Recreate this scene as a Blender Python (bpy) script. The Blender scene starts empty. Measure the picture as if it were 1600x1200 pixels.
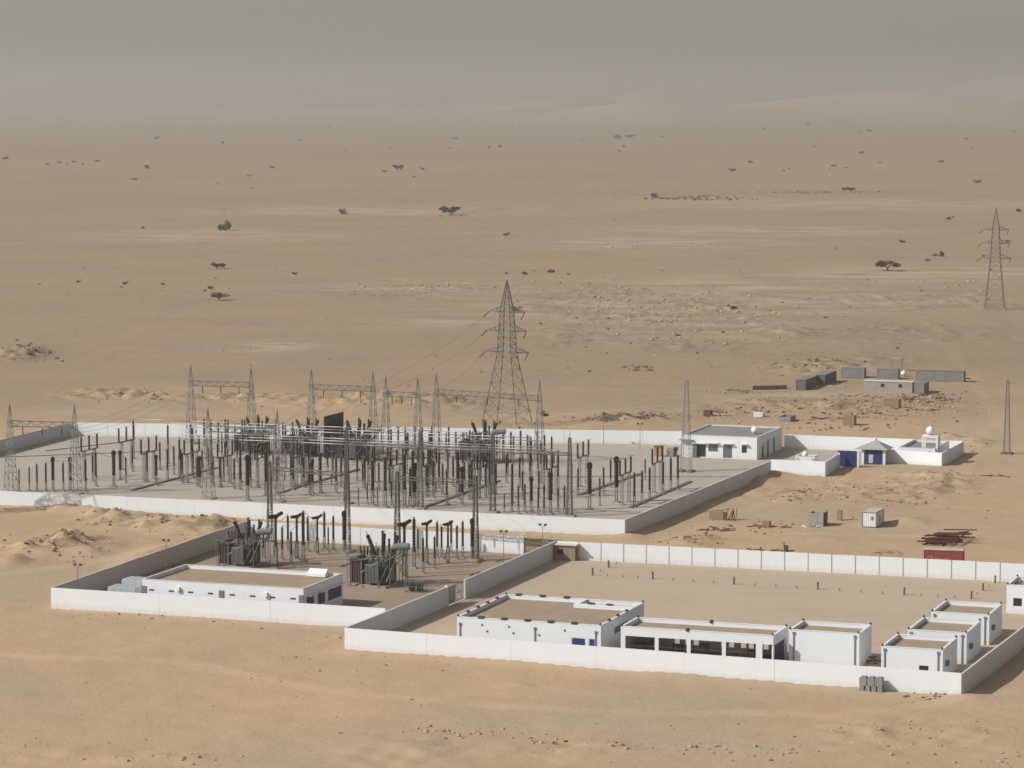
import bpy, math, random
import numpy as np
from mathutils import Vector, Matrix

SC = bpy.context.scene
COL = SC.collection
R = math.radians

# ------------------------------------------------------------------ camera
CAM_H = 72.0            # metres above the plain (the photo is taken from a height)
FOC = 4700.0            # focal length in pixels of the 1600 px wide picture
PITCH = math.atan((600.0 - 150.0) / FOC)
cam_d = bpy.data.cameras.new('camera')
cam_d.sensor_width = 36.0
cam_d.lens = 36.0 * FOC / 1600.0
cam_d.clip_start = 1.0
cam_d.clip_end = 90000.0
cam = bpy.data.objects.new('camera', cam_d)
COL.objects.link(cam)
cam.location = (0, 0, CAM_H)
cam.rotation_euler = (math.pi / 2 - PITCH, 0, 0)
SC.camera = cam

# ------------------------------------------------------------------ sky and sun
SUN_EL = R(36.0)
SUN_AZ = R(-108.0)      # measured from +Y towards +X: the sun stands on the left, a little on the camera's side
sun_vec = Vector((math.sin(SUN_AZ) * math.cos(SUN_EL), math.cos(SUN_AZ) * math.cos(SUN_EL), math.sin(SUN_EL)))
world = bpy.data.worlds.new('World')
SC.world = world
world.use_nodes = True
wn = world.node_tree.nodes
wl = world.node_tree.links
bg = wn['Background']
sky = wn.new('ShaderNodeTexSky')
sky.sky_type = 'NISHITA'
sky.sun_disc = False
sky.sun_elevation = SUN_EL
sky.sun_rotation = SUN_AZ
sky.altitude = 0
sky.air_density = 1.0
sky.dust_density = 1.6
sky.ozone_density = 1.0
hs = wn.new('ShaderNodeHueSaturation')
hs.inputs['Saturation'].default_value = 0.3
wl.new(sky.outputs[0], hs.inputs['Color'])
wl.new(hs.outputs[0], bg.inputs['Color'])
bg.inputs['Strength'].default_value = 0.09
sun_d = bpy.data.lights.new('sun', 'SUN')
sun_d.energy = 4.75
sun_d.angle = R(0.6)
sun_d.color = (1.0, 0.975, 0.935)
sun = bpy.data.objects.new('sun', sun_d)
COL.objects.link(sun)
sun.location = (-200, 300, 300)
sun.rotation_euler = (-sun_vec).to_track_quat('-Z', 'Y').to_euler()
SC.view_settings.view_transform = 'Standard'
SC.view_settings.look = 'None'
SC.view_settings.gamma = 1.0
SC.view_settings.exposure = -0.06
SC.view_settings.use_curve_mapping = False
SC.cycles.use_denoising = True
SC.cycles.max_bounces = 6
SC.cycles.volume_bounces = 1

# ------------------------------------------------------------------ helpers
random.seed(7)
def P(px, py, z=0.0):
    """world point on the level z that the photograph shows at pixel (px, py)"""
    a = (px - 800.0) / FOC
    b = (py - 600.0) / FOC
    d = (a, math.cos(PITCH) - b * math.sin(PITCH), -math.sin(PITCH) - b * math.cos(PITCH))
    t = (z - CAM_H) / d[2]
    return Vector((d[0] * t, d[1] * t, z))
def hpx(base_y, top_y):
    """height in metres of an upright thing whose foot and tip are at these rows"""
    return (base_y - top_y) * CAM_H / (base_y - 150.0)

ANG = R(-19.6)                                   # the compounds' long direction
E1 = Vector((math.cos(ANG), math.sin(ANG), 0))
E2 = Vector((-math.sin(ANG), math.cos(ANG), 0))

# value noise on arrays
def _hash(ix, iy, s):
    n = (ix.astype(np.int64) * 374761393 + iy.astype(np.int64) * 668265263 + s * 974634777) & 0x7fffffff
    n = ((n ^ (n >> 13)) * 1274126177) & 0x7fffffff
    return ((n ^ (n >> 16)) & 0xffff) / 65535.0
def vnoise(x, y, s=0):
    ix = np.floor(x); iy = np.floor(y)
    fx = x - ix; fy = y - iy
    fx = fx * fx * (3 - 2 * fx); fy = fy * fy * (3 - 2 * fy)
    a = _hash(ix, iy, s); b = _hash(ix + 1, iy, s); c = _hash(ix, iy + 1, s); d = _hash(ix + 1, iy + 1, s)
    return (a + (b - a) * fx + (c - a) * fy + (a - b - c + d) * fx * fy) * 2 - 1
def fbm(x, y, s=0, o=4):
    r = 0; a = 1.0
    for k in range(o):
        r = r + a * vnoise(x, y, s + k * 17); x = x * 2.03 + 3.1; y = y * 2.03 - 1.7; a *= 0.5
    return r

class MB:
    """collects boxes, bars, tubes and lathes; build() links them as one mesh object"""
    def __init__(self):
        self.v = []; self.f = []
    def add(self, vs, fs):
        n = len(self.v)
        self.v.extend([tuple(p) for p in vs])
        self.f.extend([tuple(i + n for i in q) for q in fs])
        return self
    def box(self, x0, x1, y0, y1, z0, z1, rz=0.0, c=None):
        vs = [(x0, y0, z0), (x1, y0, z0), (x1, y1, z0), (x0, y1, z0), (x0, y0, z1), (x1, y0, z1), (x1, y1, z1), (x0, y1, z1)]
        if rz:
            cx, cy = c if c else ((x0 + x1) / 2, (y0 + y1) / 2)
            k, s = math.cos(rz), math.sin(rz)
            vs = [(cx + (x - cx) * k - (y - cy) * s, cy + (x - cx) * s + (y - cy) * k, z) for x, y, z in vs]
        return self.add(vs, [(0, 3, 2, 1), (4, 5, 6, 7), (0, 1, 5, 4), (1, 2, 6, 5), (2, 3, 7, 6), (3, 0, 4, 7)])
    def bar(self, p, q, w, w2=None, n=4):
        """prism from p to q, width w at p and w2 at q"""
        p = Vector(p); q = Vector(q)
        w2 = w if w2 is None else w2
        d = (q - p).normalized()
        u = d.cross(Vector((0, 0, 1)))
        u = Vector((1, 0, 0)) if u.length < 1e-4 else u.normalized()
        t = d.cross(u)
        vs = []
        for c, ww in ((p, w), (q, w2)):
            for k in range(n):
                a = 2 * math.pi * (k + 0.5) / n
                vs.append(c + (u * math.cos(a) + t * math.sin(a)) * (ww * 0.5 * (1.25 if n == 4 else 1)))
        fs = [(k, (k + 1) % n, n + (k + 1) % n, n + k) for k in range(n)]
        fs.append(tuple(range(n - 1, -1, -1))); fs.append(tuple(range(n, 2 * n)))
        return self.add(vs, fs)
    def tube(self, pts, r, n=6):
        for a, b in zip(pts[:-1], pts[1:]):
            self.bar(a, b, 2 * r, n=n)
        return self
    def lathe(self, p, axis, prof, n=8):
        """prof: list of (radius, distance along the axis)"""
        p = Vector(p); d = Vector(axis).normalized()
        u = d.cross(Vector((0, 0, 1)))
        u = Vector((1, 0, 0)) if u.length < 1e-4 else u.normalized()
        t = d.cross(u)
        vs = []
        for r, h in prof:
            for k in range(n):
                a = 2 * math.pi * k / n
                vs.append(p + d * h + (u * math.cos(a) - t * math.sin(a)) * r)
        fs = []
        for i in range(len(prof) - 1):
            for k in range(n):
                fs.append((i * n + k, i * n + (k + 1) % n, (i + 1) * n + (k + 1) % n, (i + 1) * n + k))
        fs.append(tuple(range(n - 1, -1, -1)))
        fs.append(tuple((len(prof) - 1) * n + k for k in range(n)))
        return self.add(vs, fs)
    def mesh(self, name, mat, smooth=False):
        me = bpy.data.meshes.new(name)
        me.from_pydata(self.v, [], self.f)
        me.validate()
        if mat: me.materials.append(mat)
        if smooth:
            for p in me.polygons: p.use_smooth = True
        me.update()
        return me
    def build(self, name, mat, parent=None, smooth=False, loc=None, rz=0.0):
        return link(name, self.mesh(name, mat, smooth), parent, loc, rz)
def link(name, me, parent=None, loc=None, rz=0.0):
    o = bpy.data.objects.new(name, me)
    COL.objects.link(o)
    if parent: o.parent = parent
    if loc is not None: o.location = loc
    o.rotation_euler.z = rz
    return o
def tag(o, label=None, cat=None, group=None, kind=None):
    if label: o['label'] = label
    if cat: o['category'] = cat
    if group: o['group'] = group
    if kind: o['kind'] = kind
    return o
def thing(name, label, cat, loc=(0, 0, 0), rz=0.0, group=None, s=1.0):
    o = bpy.data.objects.new(name, None)
    COL.objects.link(o)
    o.empty_display_size = 0.5
    o.location = loc
    o.rotation_euler.z = rz
    o.scale = (s, s, s)
    return tag(o, label, cat, group)
def copy_tree(o, parent=None):
    c = o.copy()
    COL.objects.link(c)
    c.parent = parent
    for ch in o.children:
        copy_tree(ch, c)
    return c
class Proto:
    """first place() moves the model itself, later ones copy it"""
    def __init__(self, root): self.root = root; self.used = False
    def place(self, loc, rz, label, group=None, s=1.0):
        o = copy_tree(self.root) if self.used else self.root
        self.used = True
        o.location = loc; o.rotation_euler.z = rz
        o.scale = (s, s, s) if not isinstance(s, tuple) else s
        o['label'] = label
        if group: o['group'] = group
        return o

# ------------------------------------------------------------------ materials
def mat_new(name):
    m = bpy.data.materials.new(name)
    m.use_nodes = True
    nt = m.node_tree
    return m, nt, nt.nodes['Principled BSDF']
def noise(nt, scale, detail=3.0, rough=0.55, coord='Object', vec=None):
    n = nt.nodes.new('ShaderNodeTexNoise')
    n.inputs['Scale'].default_value = scale
    n.inputs['Detail'].default_value = detail
    n.inputs['Roughness'].default_value = rough
    if vec is None:
        tc = nt.nodes.new('ShaderNodeTexCoord')
        vec = tc.outputs[coord]
    nt.links.new(vec, n.inputs['Vector'])
    return n.outputs['Fac']
def ramp(nt, fac, stops):
    r = nt.nodes.new('ShaderNodeValToRGB')
    e = r.color_ramp.elements
    while len(e) < len(stops): e.new(0.5)
    for k, (p, c) in enumerate(stops):
        e[k].position = p
        e[k].color = (c[0], c[1], c[2], 1) if not isinstance(c, float) else (c, c, c, 1)
    nt.links.new(fac, r.inputs[0])
    return r.outputs[0]
def mix(nt, fac, a, b, mode='MIX'):
    m = nt.nodes.new('ShaderNodeMix')
    m.data_type = 'RGBA'; m.blend_type = mode
    for sock, val in ((m.inputs[0], fac), (m.inputs[6], a), (m.inputs[7], b)):
        if isinstance(val, (int, float)): sock.default_value = val
        elif isinstance(val, (tuple, list)): sock.default_value = (val[0], val[1], val[2], 1)
        else: nt.links.new(val, sock)
    return m.outputs[2]
def bump(nt, bsdf, height, strength=0.4, dist=0.05):
    b = nt.nodes.new('ShaderNodeBump')
    b.inputs['Strength'].default_value = strength
    b.inputs['Distance'].default_value = dist
    nt.links.new(height, b.inputs['Height'])
    nt.links.new(b.outputs[0], bsdf.inputs['Normal'])
def plain(name, col, rough=0.8, metal=0.0, var=0.25, scale=1.2, tint=None, spec=0.3, coord='Object'):
    """base colour worn by two scales of noise"""
    m, nt, b = mat_new(name)
    f = noise(nt, scale, 5, 0.6, coord)
    f2 = noise(nt, scale * 7, 3, 0.6, coord)
    t = tint or tuple(c * (1 - var) for c in col)
    c1 = mix(nt, ramp(nt, f, [(0.35, 0.0), (0.7, 1.0)]), col, t)
    c2 = mix(nt, 0.35 * min(1, var * 3), c1, ramp(nt, f2, [(0.3, tuple(c * 0.6 for c in col)), (0.7, tuple(min(1, c * 1.25) for c in col))]))
    nt.links.new(c2, b.inputs['Base Color'])
    b.inputs['Roughness'].default_value = rough
    b.inputs['Metallic'].default_value = metal
    b.inputs['Specular IOR Level'].default_value = spec
    return m
M = {}
def plaster(name, col, dirt, scale=0.35, amount=0.5):
    m, nt, b = mat_new(name)
    tc = nt.nodes.new('ShaderNodeTexCoord')
    mp = nt.nodes.new('ShaderNodeMapping')
    mp.inputs['Scale'].default_value = (1.0, 1.0, 0.22)        # rain streaks run down
    nt.links.new(tc.outputs['Object'], mp.inputs[0])
    st = noise(nt, 1.6, 4, 0.6, vec=mp.outputs[0])
    bl = noise(nt, scale, 4, 0.6)
    sep = nt.nodes.new('ShaderNodeSeparateXYZ')
    nt.links.new(tc.outputs['Object'], sep.inputs[0])
    # splashed sand low on the wall, ragged edge
    low = nt.nodes.new('ShaderNodeMapRange')
    low.inputs['From Min'].default_value = 0.0; low.inputs['From Max'].default_value = 0.9
    low.inputs['To Min'].default_value = 1.0; low.inputs['To Max'].default_value = 0.0
    nt.links.new(sep.outputs['Z'], low.inputs['Value'])
    mul = nt.nodes.new('ShaderNodeMath'); mul.operation = 'MULTIPLY'
    nt.links.new(low.outputs[0], mul.inputs[0]); nt.links.new(st, mul.inputs[1])
    c = mix(nt, ramp(nt, bl, [(0.4, 0.0), (0.75, amount * 0.5)]), col, dirt)
    c = mix(nt, ramp(nt, st, [(0.5, 0.0), (0.78, amount * 0.55)]), c, dirt)
    m3 = nt.nodes.new('ShaderNodeMath'); m3.operation = 'MULTIPLY'; m3.inputs[1].default_value = 0.7
    nt.links.new(mul.outputs[0], m3.inputs[0])
    c = mix(nt, m3.outputs[0], c, (0.5, 0.4, 0.28))
    nt.links.new(c, b.inputs['Base Color'])
    b.inputs['Roughness'].default_value = 0.9
    b.inputs['Specular IOR Level'].default_value = 0.2
    bump(nt, b, noise(nt, 5, 4), 0.25, 0.02)
    return m
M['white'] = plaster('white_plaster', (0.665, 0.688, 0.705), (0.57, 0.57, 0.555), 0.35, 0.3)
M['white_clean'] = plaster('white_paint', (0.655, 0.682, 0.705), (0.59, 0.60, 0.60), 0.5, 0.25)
M['white_bright'] = plaster('fresh_white_paint', (0.75, 0.775, 0.80), (0.66, 0.66, 0.64), 0.4, 0.25)  # paler copy of the white plaster; missing sunlight is put into the colour
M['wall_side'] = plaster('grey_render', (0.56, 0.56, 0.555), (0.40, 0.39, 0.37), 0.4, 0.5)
M['wall_grey'] = plaster('bare_render', (0.54, 0.495, 0.445), (0.43, 0.385, 0.335), 0.4, 0.6)  # brownish grey, darker than the white walls
M['joint'] = plain('joint_concrete', (0.42, 0.41, 0.385), 0.9, var=0.2)
M['coping'] = plain('coping_concrete', (0.62, 0.59, 0.54), 0.9, var=0.25, scale=0.8)
M['roof_sand'] = plain('roof_sand', (0.34, 0.255, 0.175), 0.95, var=0.18, scale=0.5)
M['roof_grey'] = plain('roof_screed', (0.25, 0.24, 0.225), 0.95, var=0.35, scale=0.35)
M['dark_cap'] = plain('dark_cap', (0.035, 0.033, 0.035), 0.6, var=0.2)
M['pipe'] = plain('pipe_grey', (0.17, 0.175, 0.18), 0.6, var=0.2)
M['insul'] = plain('insulator_brown', (0.012, 0.008, 0.007), 0.5, var=0.2, spec=0.25)
M['steel'] = plain('galvanised_steel', (0.20, 0.195, 0.185), 0.6, 0.3, var=0.35, scale=0.8)
M['steel_light'] = plain('galvanised_steel_light', (0.29, 0.285, 0.27), 0.55, 0.3, var=0.3, scale=0.8)
M['steel_dark'] = plain('painted_steel_dark', (0.085, 0.085, 0.08), 0.6, 0.1, var=0.3, scale=0.8)
M['steel_mid'] = plain('weathered_steel', (0.13, 0.128, 0.12), 0.6, 0.2, var=0.3, scale=0.8)
M['alu'] = plain('aluminium_tube', (0.42, 0.41, 0.39), 0.45, 0.25, var=0.12)
M['wire'] = plain('conductor', (0.16, 0.155, 0.15), 0.6, 0.3, var=0.1)
M['tank_green'] = plain('transformer_paint', (0.055, 0.062, 0.057), 0.55, 0.0, var=0.35, scale=0.7)
M['tank_grey'] = plain('radiator_paint', (0.19, 0.20, 0.19), 0.55, 0.0, var=0.3, scale=0.7)
M['cooler_red'] = plain('cooler_oxide', (0.125, 0.082, 0.075), 0.7, 0.0, var=0.3, scale=0.8)
M['concrete'] = plain('concrete', (0.33, 0.31, 0.275), 0.9, var=0.28, scale=0.6)
M['concrete_dark'] = plain('trench_cover', (0.165, 0.145, 0.12), 0.9, var=0.3, scale=0.6)
M['firewall'] = plain('dark_fire_wall', (0.045, 0.038, 0.036), 0.85, var=0.3)
M['blue'] = plain('blue_paint', (0.022, 0.036, 0.16), 0.5, var=0.3)
M['blue_dark'] = plain('dark_blue_paint', (0.02, 0.03, 0.07), 0.5, var=0.3)
M['shutter'] = plain('steel_door_grey', (0.13, 0.135, 0.14), 0.6, var=0.2)
M['glass'] = plain('window_glass', (0.02, 0.022, 0.026), 0.12, var=0.1, spec=0.6)
M['inside'] = plain('inner_plaster', (0.5, 0.48, 0.44), 0.9, var=0.25)
M['tankwhite'] = plain('white_plastic', (0.78, 0.78, 0.76), 0.5, var=0.08)
M['silver'] = plain('silver_panel', (0.47, 0.50, 0.52), 0.5, 0.2, var=0.18, scale=0.9)
M['cont_grey'] = plain('container_grey', (0.215, 0.215, 0.20), 0.7, var=0.3, scale=0.4)
M['cont_dark'] = plain('container_green_grey', (0.12, 0.135, 0.125), 0.7, var=0.3, scale=0.4)
M['cont_white'] = plain('container_white', (0.70, 0.70, 0.66), 0.6, var=0.15, scale=0.6)
M['cont_red'] = plain('container_red', (0.27, 0.052, 0.04), 0.65, var=0.3, scale=0.5)
M['cont_top'] = plain('container_roof', (0.50, 0.44, 0.38), 0.8, var=0.3, scale=0.5)
M['mark_white'] = plain('faded_white_paint', (0.46, 0.24, 0.205), 0.8, var=0.3)
M['wood'] = plain('crate_wood', (0.30, 0.215, 0.13), 0.9, var=0.35, scale=1.5)
M['wood_dark'] = plain('weathered_wood', (0.11, 0.085, 0.06), 0.9, var=0.4, scale=1.5)
M['rust'] = plain('rusted_steel', (0.115, 0.036, 0.025), 0.85, var=0.5, scale=1.0)
M['rubber'] = plain('black_rubber', (0.02, 0.02, 0.02), 0.8, var=0.2)
M['yellow'] = plain('ochre_paint', (0.42, 0.25, 0.06), 0.6, var=0.3)
M['pinkrock'] = plain('pink_board', (0.50, 0.33, 0.24), 0.9, var=0.2)
M['block'] = plain('grey_block', (0.26, 0.25, 0.235), 0.9, var=0.35, scale=1.4)
M['stone'] = plain('pale_stone', (0.40, 0.31, 0.215), 0.95, var=0.35, scale=0.9)
M['stone_dark'] = plain('dark_stone', (0.16, 0.115, 0.075), 0.95, var=0.4, scale=0.9)
M['tile_roof'] = plain('grey_roof_tiles', (0.36, 0.35, 0.335), 0.85, var=0.25, scale=1.2)
M['bark'] = plain('bark', (0.075, 0.055, 0.04), 0.95, var=0.4, scale=3)
def leaf_mat(name, a, b_):
    m, nt, b = mat_new(name)
    oi = nt.nodes.new('ShaderNodeObjectInfo')
    f = noise(nt, 1.1, 3)
    c = mix(nt, ramp(nt, f, [(0.35, 0.0), (0.65, 1.0)]), a, b_)
    hv = nt.nodes.new('ShaderNodeHueSaturation')
    mr = nt.nodes.new('ShaderNodeMapRange')
    mr.inputs['To Min'].default_value = 0.75; mr.inputs['To Max'].default_value = 1.3
    nt.links.new(oi.outputs['Random'], mr.inputs['Value'])
    nt.links.new(mr.outputs[0], hv.inputs['Value'])
    nt.links.new(c, hv.inputs['Color'])
    nt.links.new(hv.outputs[0], b.inputs['Base Color'])
    b.inputs['Roughness'].default_value = 0.8
    b.inputs['Specular IOR Level'].default_value = 0.15
    return m
M['leaf'] = leaf_mat('dry_acacia_leaf', (0.034, 0.035, 0.018), (0.060, 0.056, 0.030))
M['leaf_pale'] = leaf_mat('grey_acacia_leaf', (0.13, 0.105, 0.065), (0.19, 0.155, 0.10))

def sand_mat():
    m, nt, b = mat_new('desert_sand')
    tc = nt.nodes.new('ShaderNodeTexCoord')
    ob = tc.outputs['Object']
    def mapped(sx, sy):
        mp = nt.nodes.new('ShaderNodeMapping')
        mp.inputs['Scale'].default_value = (sx, sy, 1)
        nt.links.new(ob, mp.inputs[0])
        return mp.outputs[0]
    big = noise(nt, 0.0011, 4, 0.55, vec=mapped(0.7, 1.6))
    med = noise(nt, 0.012, 5, 0.6, vec=mapped(1, 1.1))
    band = noise(nt, 0.02, 4, 0.6, vec=mapped(0.14, 0.75))
    sml = noise(nt, 0.16, 5, 0.62, vec=ob)
    fine = noise(nt, 1.6, 5, 0.7, vec=ob)
    c = mix(nt, ramp(nt, big, [(0.36, 0.0), (0.64, 1.0)]), (0.453, 0.321, 0.199), (0.384, 0.279, 0.178))
    c = mix(nt, ramp(nt, med, [(0.38, 0.0), (0.68, 0.75)]), c, (0.501, 0.348, 0.207))
    c = mix(nt, ramp(nt, band, [(0.48, 0.0), (0.70, 0.28)]), c, (0.352, 0.256, 0.165))
    c = mix(nt, ramp(nt, sml, [(0.42, 0.0), (0.72, 0.42)]), c, (0.367, 0.259, 0.158))
    blo = noise(nt, 0.028, 4, 0.55, vec=mapped(0.8, 0.8))
    c = mix(nt, ramp(nt, blo, [(0.46, 0.0), (0.64, 0.6)]), c, (0.365, 0.288, 0.200))
    # stony desert pavement of the open plain: a darker, greyer surface than the worked sand
    at0 = nt.nodes.new('ShaderNodeAttribute'); at0.attribute_name = 'pavement'
    c = mix(nt, at0.outputs['Fac'], c, mix(nt, 1.0, c, (0.735, 0.745, 0.755), 'MULTIPLY'))
    # crusted pale patches and stony ground, laid out with the terrain itself
    at = nt.nodes.new('ShaderNodeAttribute'); at.attribute_name = 'pale'
    pf = noise(nt, 0.05, 5, 0.65, vec=mapped(0.5, 1.0))
    mm = nt.nodes.new('ShaderNodeMath'); mm.operation = 'MULTIPLY'
    nt.links.new(at.outputs['Fac'], mm.inputs[0])
    nt.links.new(ramp(nt, pf, [(0.42, 0.0), (0.56, 1.0)]), mm.inputs[1])
    c = mix(nt, mm.outputs[0], c, (0.405, 0.312, 0.222))
    at2 = nt.nodes.new('ShaderNodeAttribute'); at2.attribute_name = 'stony'
    sf = noise(nt, 0.45, 5, 0.7, vec=mapped(0.8, 1.0))
    m2 = nt.nodes.new('ShaderNodeMath'); m2.operation = 'MULTIPLY'
    nt.links.new(at2.outputs['Fac'], m2.inputs[0])
    nt.links.new(ramp(nt, sf, [(0.48, 0.0), (0.62, 1.0)]), m2.inputs[1])
    c = mix(nt, m2.outputs[0], c, (0.20, 0.145, 0.09))
    at3 = nt.nodes.new('ShaderNodeAttribute'); at3.attribute_name = 'track'
    c = mix(nt, at3.outputs['Fac'], c, mix(nt, 1.0, c, (1.16, 1.15, 1.13), 'MULTIPLY'))
    # gravel specks
    c = mix(nt, ramp(nt, fine, [(0.62, 0.0), (0.74, 0.5)]), c, (0.25, 0.18, 0.115))
    c = mix(nt, ramp(nt, fine, [(0.24, 0.35), (0.34, 0.0)]), c, (0.58, 0.46, 0.32))
    nt.links.new(c, b.inputs['Base Color'])
    b.inputs['Roughness'].default_value = 0.95
    b.inputs['Specular IOR Level'].default_value = 0.1
    add = nt.nodes.new('ShaderNodeMath'); add.operation = 'MULTIPLY_ADD'
    add.inputs[1].default_value = 0.35
    nt.links.new(fine, add.inputs[0]); nt.links.new(sml, add.inputs[2])
    bump(nt, b, add.outputs[0], 0.55, 0.5)
    return m
M['sand'] = sand_mat()
def yard_mat(name, c0, c1, c2, speck):
    m, nt, b = mat_new(name)
    f0 = noise(nt, 0.05, 4, 0.6); f1 = noise(nt, 0.4, 5, 0.65); f2 = noise(nt, 3.0, 4, 0.7)
    c = mix(nt, ramp(nt, f0, [(0.38, 0.0), (0.66, 1.0)]), c0, c1)
    c = mix(nt, ramp(nt, f1, [(0.45, 0.0), (0.72, 0.6)]), c, c2)
    c = mix(nt, ramp(nt, f2, [(0.55, 0.0), (0.75, 0.5)]), c, speck)
    tc = nt.nodes.new('ShaderNodeTexCoord')
    mp = nt.nodes.new('ShaderNodeMapping')
    mp.inputs['Rotation'].default_value = (0, 0, 0.342)
    mp.inputs['Scale'].default_value = (0.05, 0.5, 1)
    nt.links.new(tc.outputs['Object'], mp.inputs[0])
    f3 = noise(nt, 0.8, 4, 0.6, vec=mp.outputs[0])          # worn lanes along the yard
    c = mix(nt, ramp(nt, f3, [(0.52, 0.0), (0.66, 0.32)]), c, tuple(q * 0.8 for q in c1))
    f4 = noise(nt, 0.13, 5, 0.6)
    c = mix(nt, ramp(nt, f4, [(0.58, 0.0), (0.72, 0.35)]), c, tuple(min(1, q * 1.15) for q in c0))
    nt.links.new(c, b.inputs['Base Color'])
    b.inputs['Roughness'].default_value = 0.95
    b.inputs['Specular IOR Level'].default_value = 0.1
    bump(nt, b, f2, 0.5, 0.08)
    return m
M['gravel'] = yard_mat('yard_gravel', (0.41, 0.36, 0.30), (0.37, 0.325, 0.272), (0.43, 0.37, 0.30), (0.25, 0.215, 0.175))
M['gravel2'] = yard_mat('yard_dirt', (0.30, 0.235, 0.172), (0.265, 0.21, 0.155), (0.345, 0.27, 0.195), (0.15, 0.115, 0.085))
M['gravel3'] = yard_mat('compound_sand', (0.445, 0.352, 0.258), (0.42, 0.333, 0.245), (0.465, 0.362, 0.258), (0.34, 0.26, 0.185))
# ------------------------------------------------------------------ key corners, read from the photo at wall-top height
WH = 2.8
A = P(539, 981, WH); B = P(1503, 1052, WH); Cc = P(872, 847, WH)
D = P(977, 812, WH); F = P(0, 767, WH); E = P(1204, 720, WH)
YL = P(80, 918, WH); YR = P(604, 951, WH); YB0 = P(384, 814, WH); YB1 = P(812, 838, WH)
RB0 = P(868, 845, WH); RB1 = P(1600, 881, WH)
def isect(p, d, q, e):
    k = (q - p).cross(e).z / d.cross(e).z
    return p + d * k
RC = isect(B, P(1600, 978, WH) - B, RB0, RB1 - RB0)        # right compound, far right corner (outside the frame)
F0 = F + (F - D).normalized() * 14                          # big yard, near left corner (outside the frame)
LB = P(109, 660, WH)                                        # big yard, far left corner
BW1 = P(1066, 674, WH)
LW0 = LB + (P(0, 687, WH) - LB) * 1.35
GB0 = P(1226, 679, WH); GB1 = P(1503, 689, WH)
G1a = P(1203, 717.5, WH); G1b = P(1290, 721, WH); G1c = P(1309, 709, WH)
Q0 = P(1383, 701, WH); Q1 = P(1472, 707, WH); Q2 = P(1505, 689, WH)
def flat(p, z=0.0): return Vector((p.x, p.y, z))

# ------------------------------------------------------------------ terrain
POLYS = {
    'big_yard': [F0, D, E, G1b, G1c, Q0, Q1, Q2, GB1, GB0, BW1, LB, LW0],
    'small_yard': [YL, YR, RB0, YB1, YB0],
    'compound': [A, B, RC, RB0],
}
def inside(poly, x, y):
    r = np.zeros(x.shape, bool)
    n = len(poly)
    for i in range(n):
        x0, y0 = poly[i].x, poly[i].y; x1, y1 = poly[(i + 1) % n].x, poly[(i + 1) % n].y
        c = (y0 > y) != (y1 > y)
        if y1 != y0:
            r ^= c & (x < (x1 - x0) * (y - y0) / (y1 - y0) + x0)
    return r
def dist_seg(x, y, a, b):
    dx, dy = b.x - a.x, b.y - a.y
    t = np.clip(((x - a.x) * dx + (y - a.y) * dy) / (dx * dx + dy * dy), 0, 1)
    return np.hypot(x - a.x - t * dx, y - a.y - t * dy)
# (px, py, radius x, radius y, height, roughness)
MOUNDS = [(95, 800, 5, 7, 1.0, 0.3), (140, 806, 4, 7, 1.0, 0.6), (178, 812, 4, 7, 1.1, 0.7), (210, 812, 4, 7, 0.9, 0.7), (245, 820, 5, 7, 1.0, 0.8),
          (285, 826, 5, 7, 1.1, 0.7), (325, 828, 5, 8, 1.0, 0.8), (350, 822, 5, 7, 0.9, 0.7), (80, 856, 6, 9, 0.8, 0.9), (118, 852, 7, 9, 0.9, 0.8), (40, 858, 6, 6, 0.5, 0.9),
          (10, 880, 5, 6, 1.0, 0.5), (140, 866, 3, 5, 0.8, 0.5), (215, 880, 3.5, 12, 0.9, 0.3), (260, 862, 3.5, 10, 0.8, 0.3), (1214, 741, 4.5, 4, 1.5, 0.1), (1180, 752, 7, 7, 0.6, 0.1),
          (1240, 772, 9, 9, 0.35, 0.9), (1345, 770, 8, 9, 0.4, 0.9), (1410, 770, 7, 10, 0.45, 0.9), (1460, 755, 8, 12, 0.8, 0.9), (1440, 745, 10, 9, 0.4, 0.7), (1290, 760, 6, 6, 0.5, 0.8), (1090, 842, 4, 6, 0.6, 0.7),
          (1075, 850, 4, 4, 0.5, 0.8), (1425, 814, 3, 5, 0.7, 0.3), (1280, 842, 7, 7, 0.4, 0.3), (35, 552, 7, 26, 1.8, 0.9), (15, 556, 6, 22, 1.3, 0.9), (50, 556, 4, 14, 1.0, 0.8),
          (200, 622, 16, 12, 1.3, 0.9), (150, 618, 10, 10, 0.8, 0.9), (245, 626, 10, 10, 1.0, 0.8), (390, 622, 16, 14, 1.2, 0.9), (560, 626, 18, 14, 1.2, 0.9), (620, 628, 14, 14, 1.6, 0.9), (690, 630, 12, 14, 1.5, 0.9), (470, 628, 14, 14, 1.0, 0.8),
          (985, 655, 12, 10, 0.8, 0.9), (1260, 640, 10, 12, 0.7, 0.8), (1330, 640, 12, 12, 0.7, 0.8), (1180, 632, 10, 14, 0.8, 0.7), (1420, 640, 12, 10, 0.6, 0.8), (1280, 575, 18, 22, 0.8, 0.9),
          (1525, 692, 4, 5, 0.6, 0.9), (1490, 686, 4, 4, 0.7, 0.7), (1510, 697, 3, 4, 0.6, 0.9),
          (810, 1072, 2.2, 1.6, 0.25, 0.6), (560, 990, 4, 4, 0.3, 0.8), (660, 1180, 10, 8, 0.5, 0.6), (900, 1176, 12, 5, 0.4, 0.7), (1400, 1150, 14, 9, 0.5, 0.7), (250, 1185, 6, 3, 0.4, 0.8), (90, 1178, 8, 5, 0.4, 0.6)]
MOUNDS = [(P(a, b).x, P(a, b).y, c, d, e * (0.95 if b < 840 and a < 360 and b > 780 else 0.6 if b < 640 and a < 720 else 1.0), f) for a, b, c, d, e, f in MOUNDS]
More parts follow.
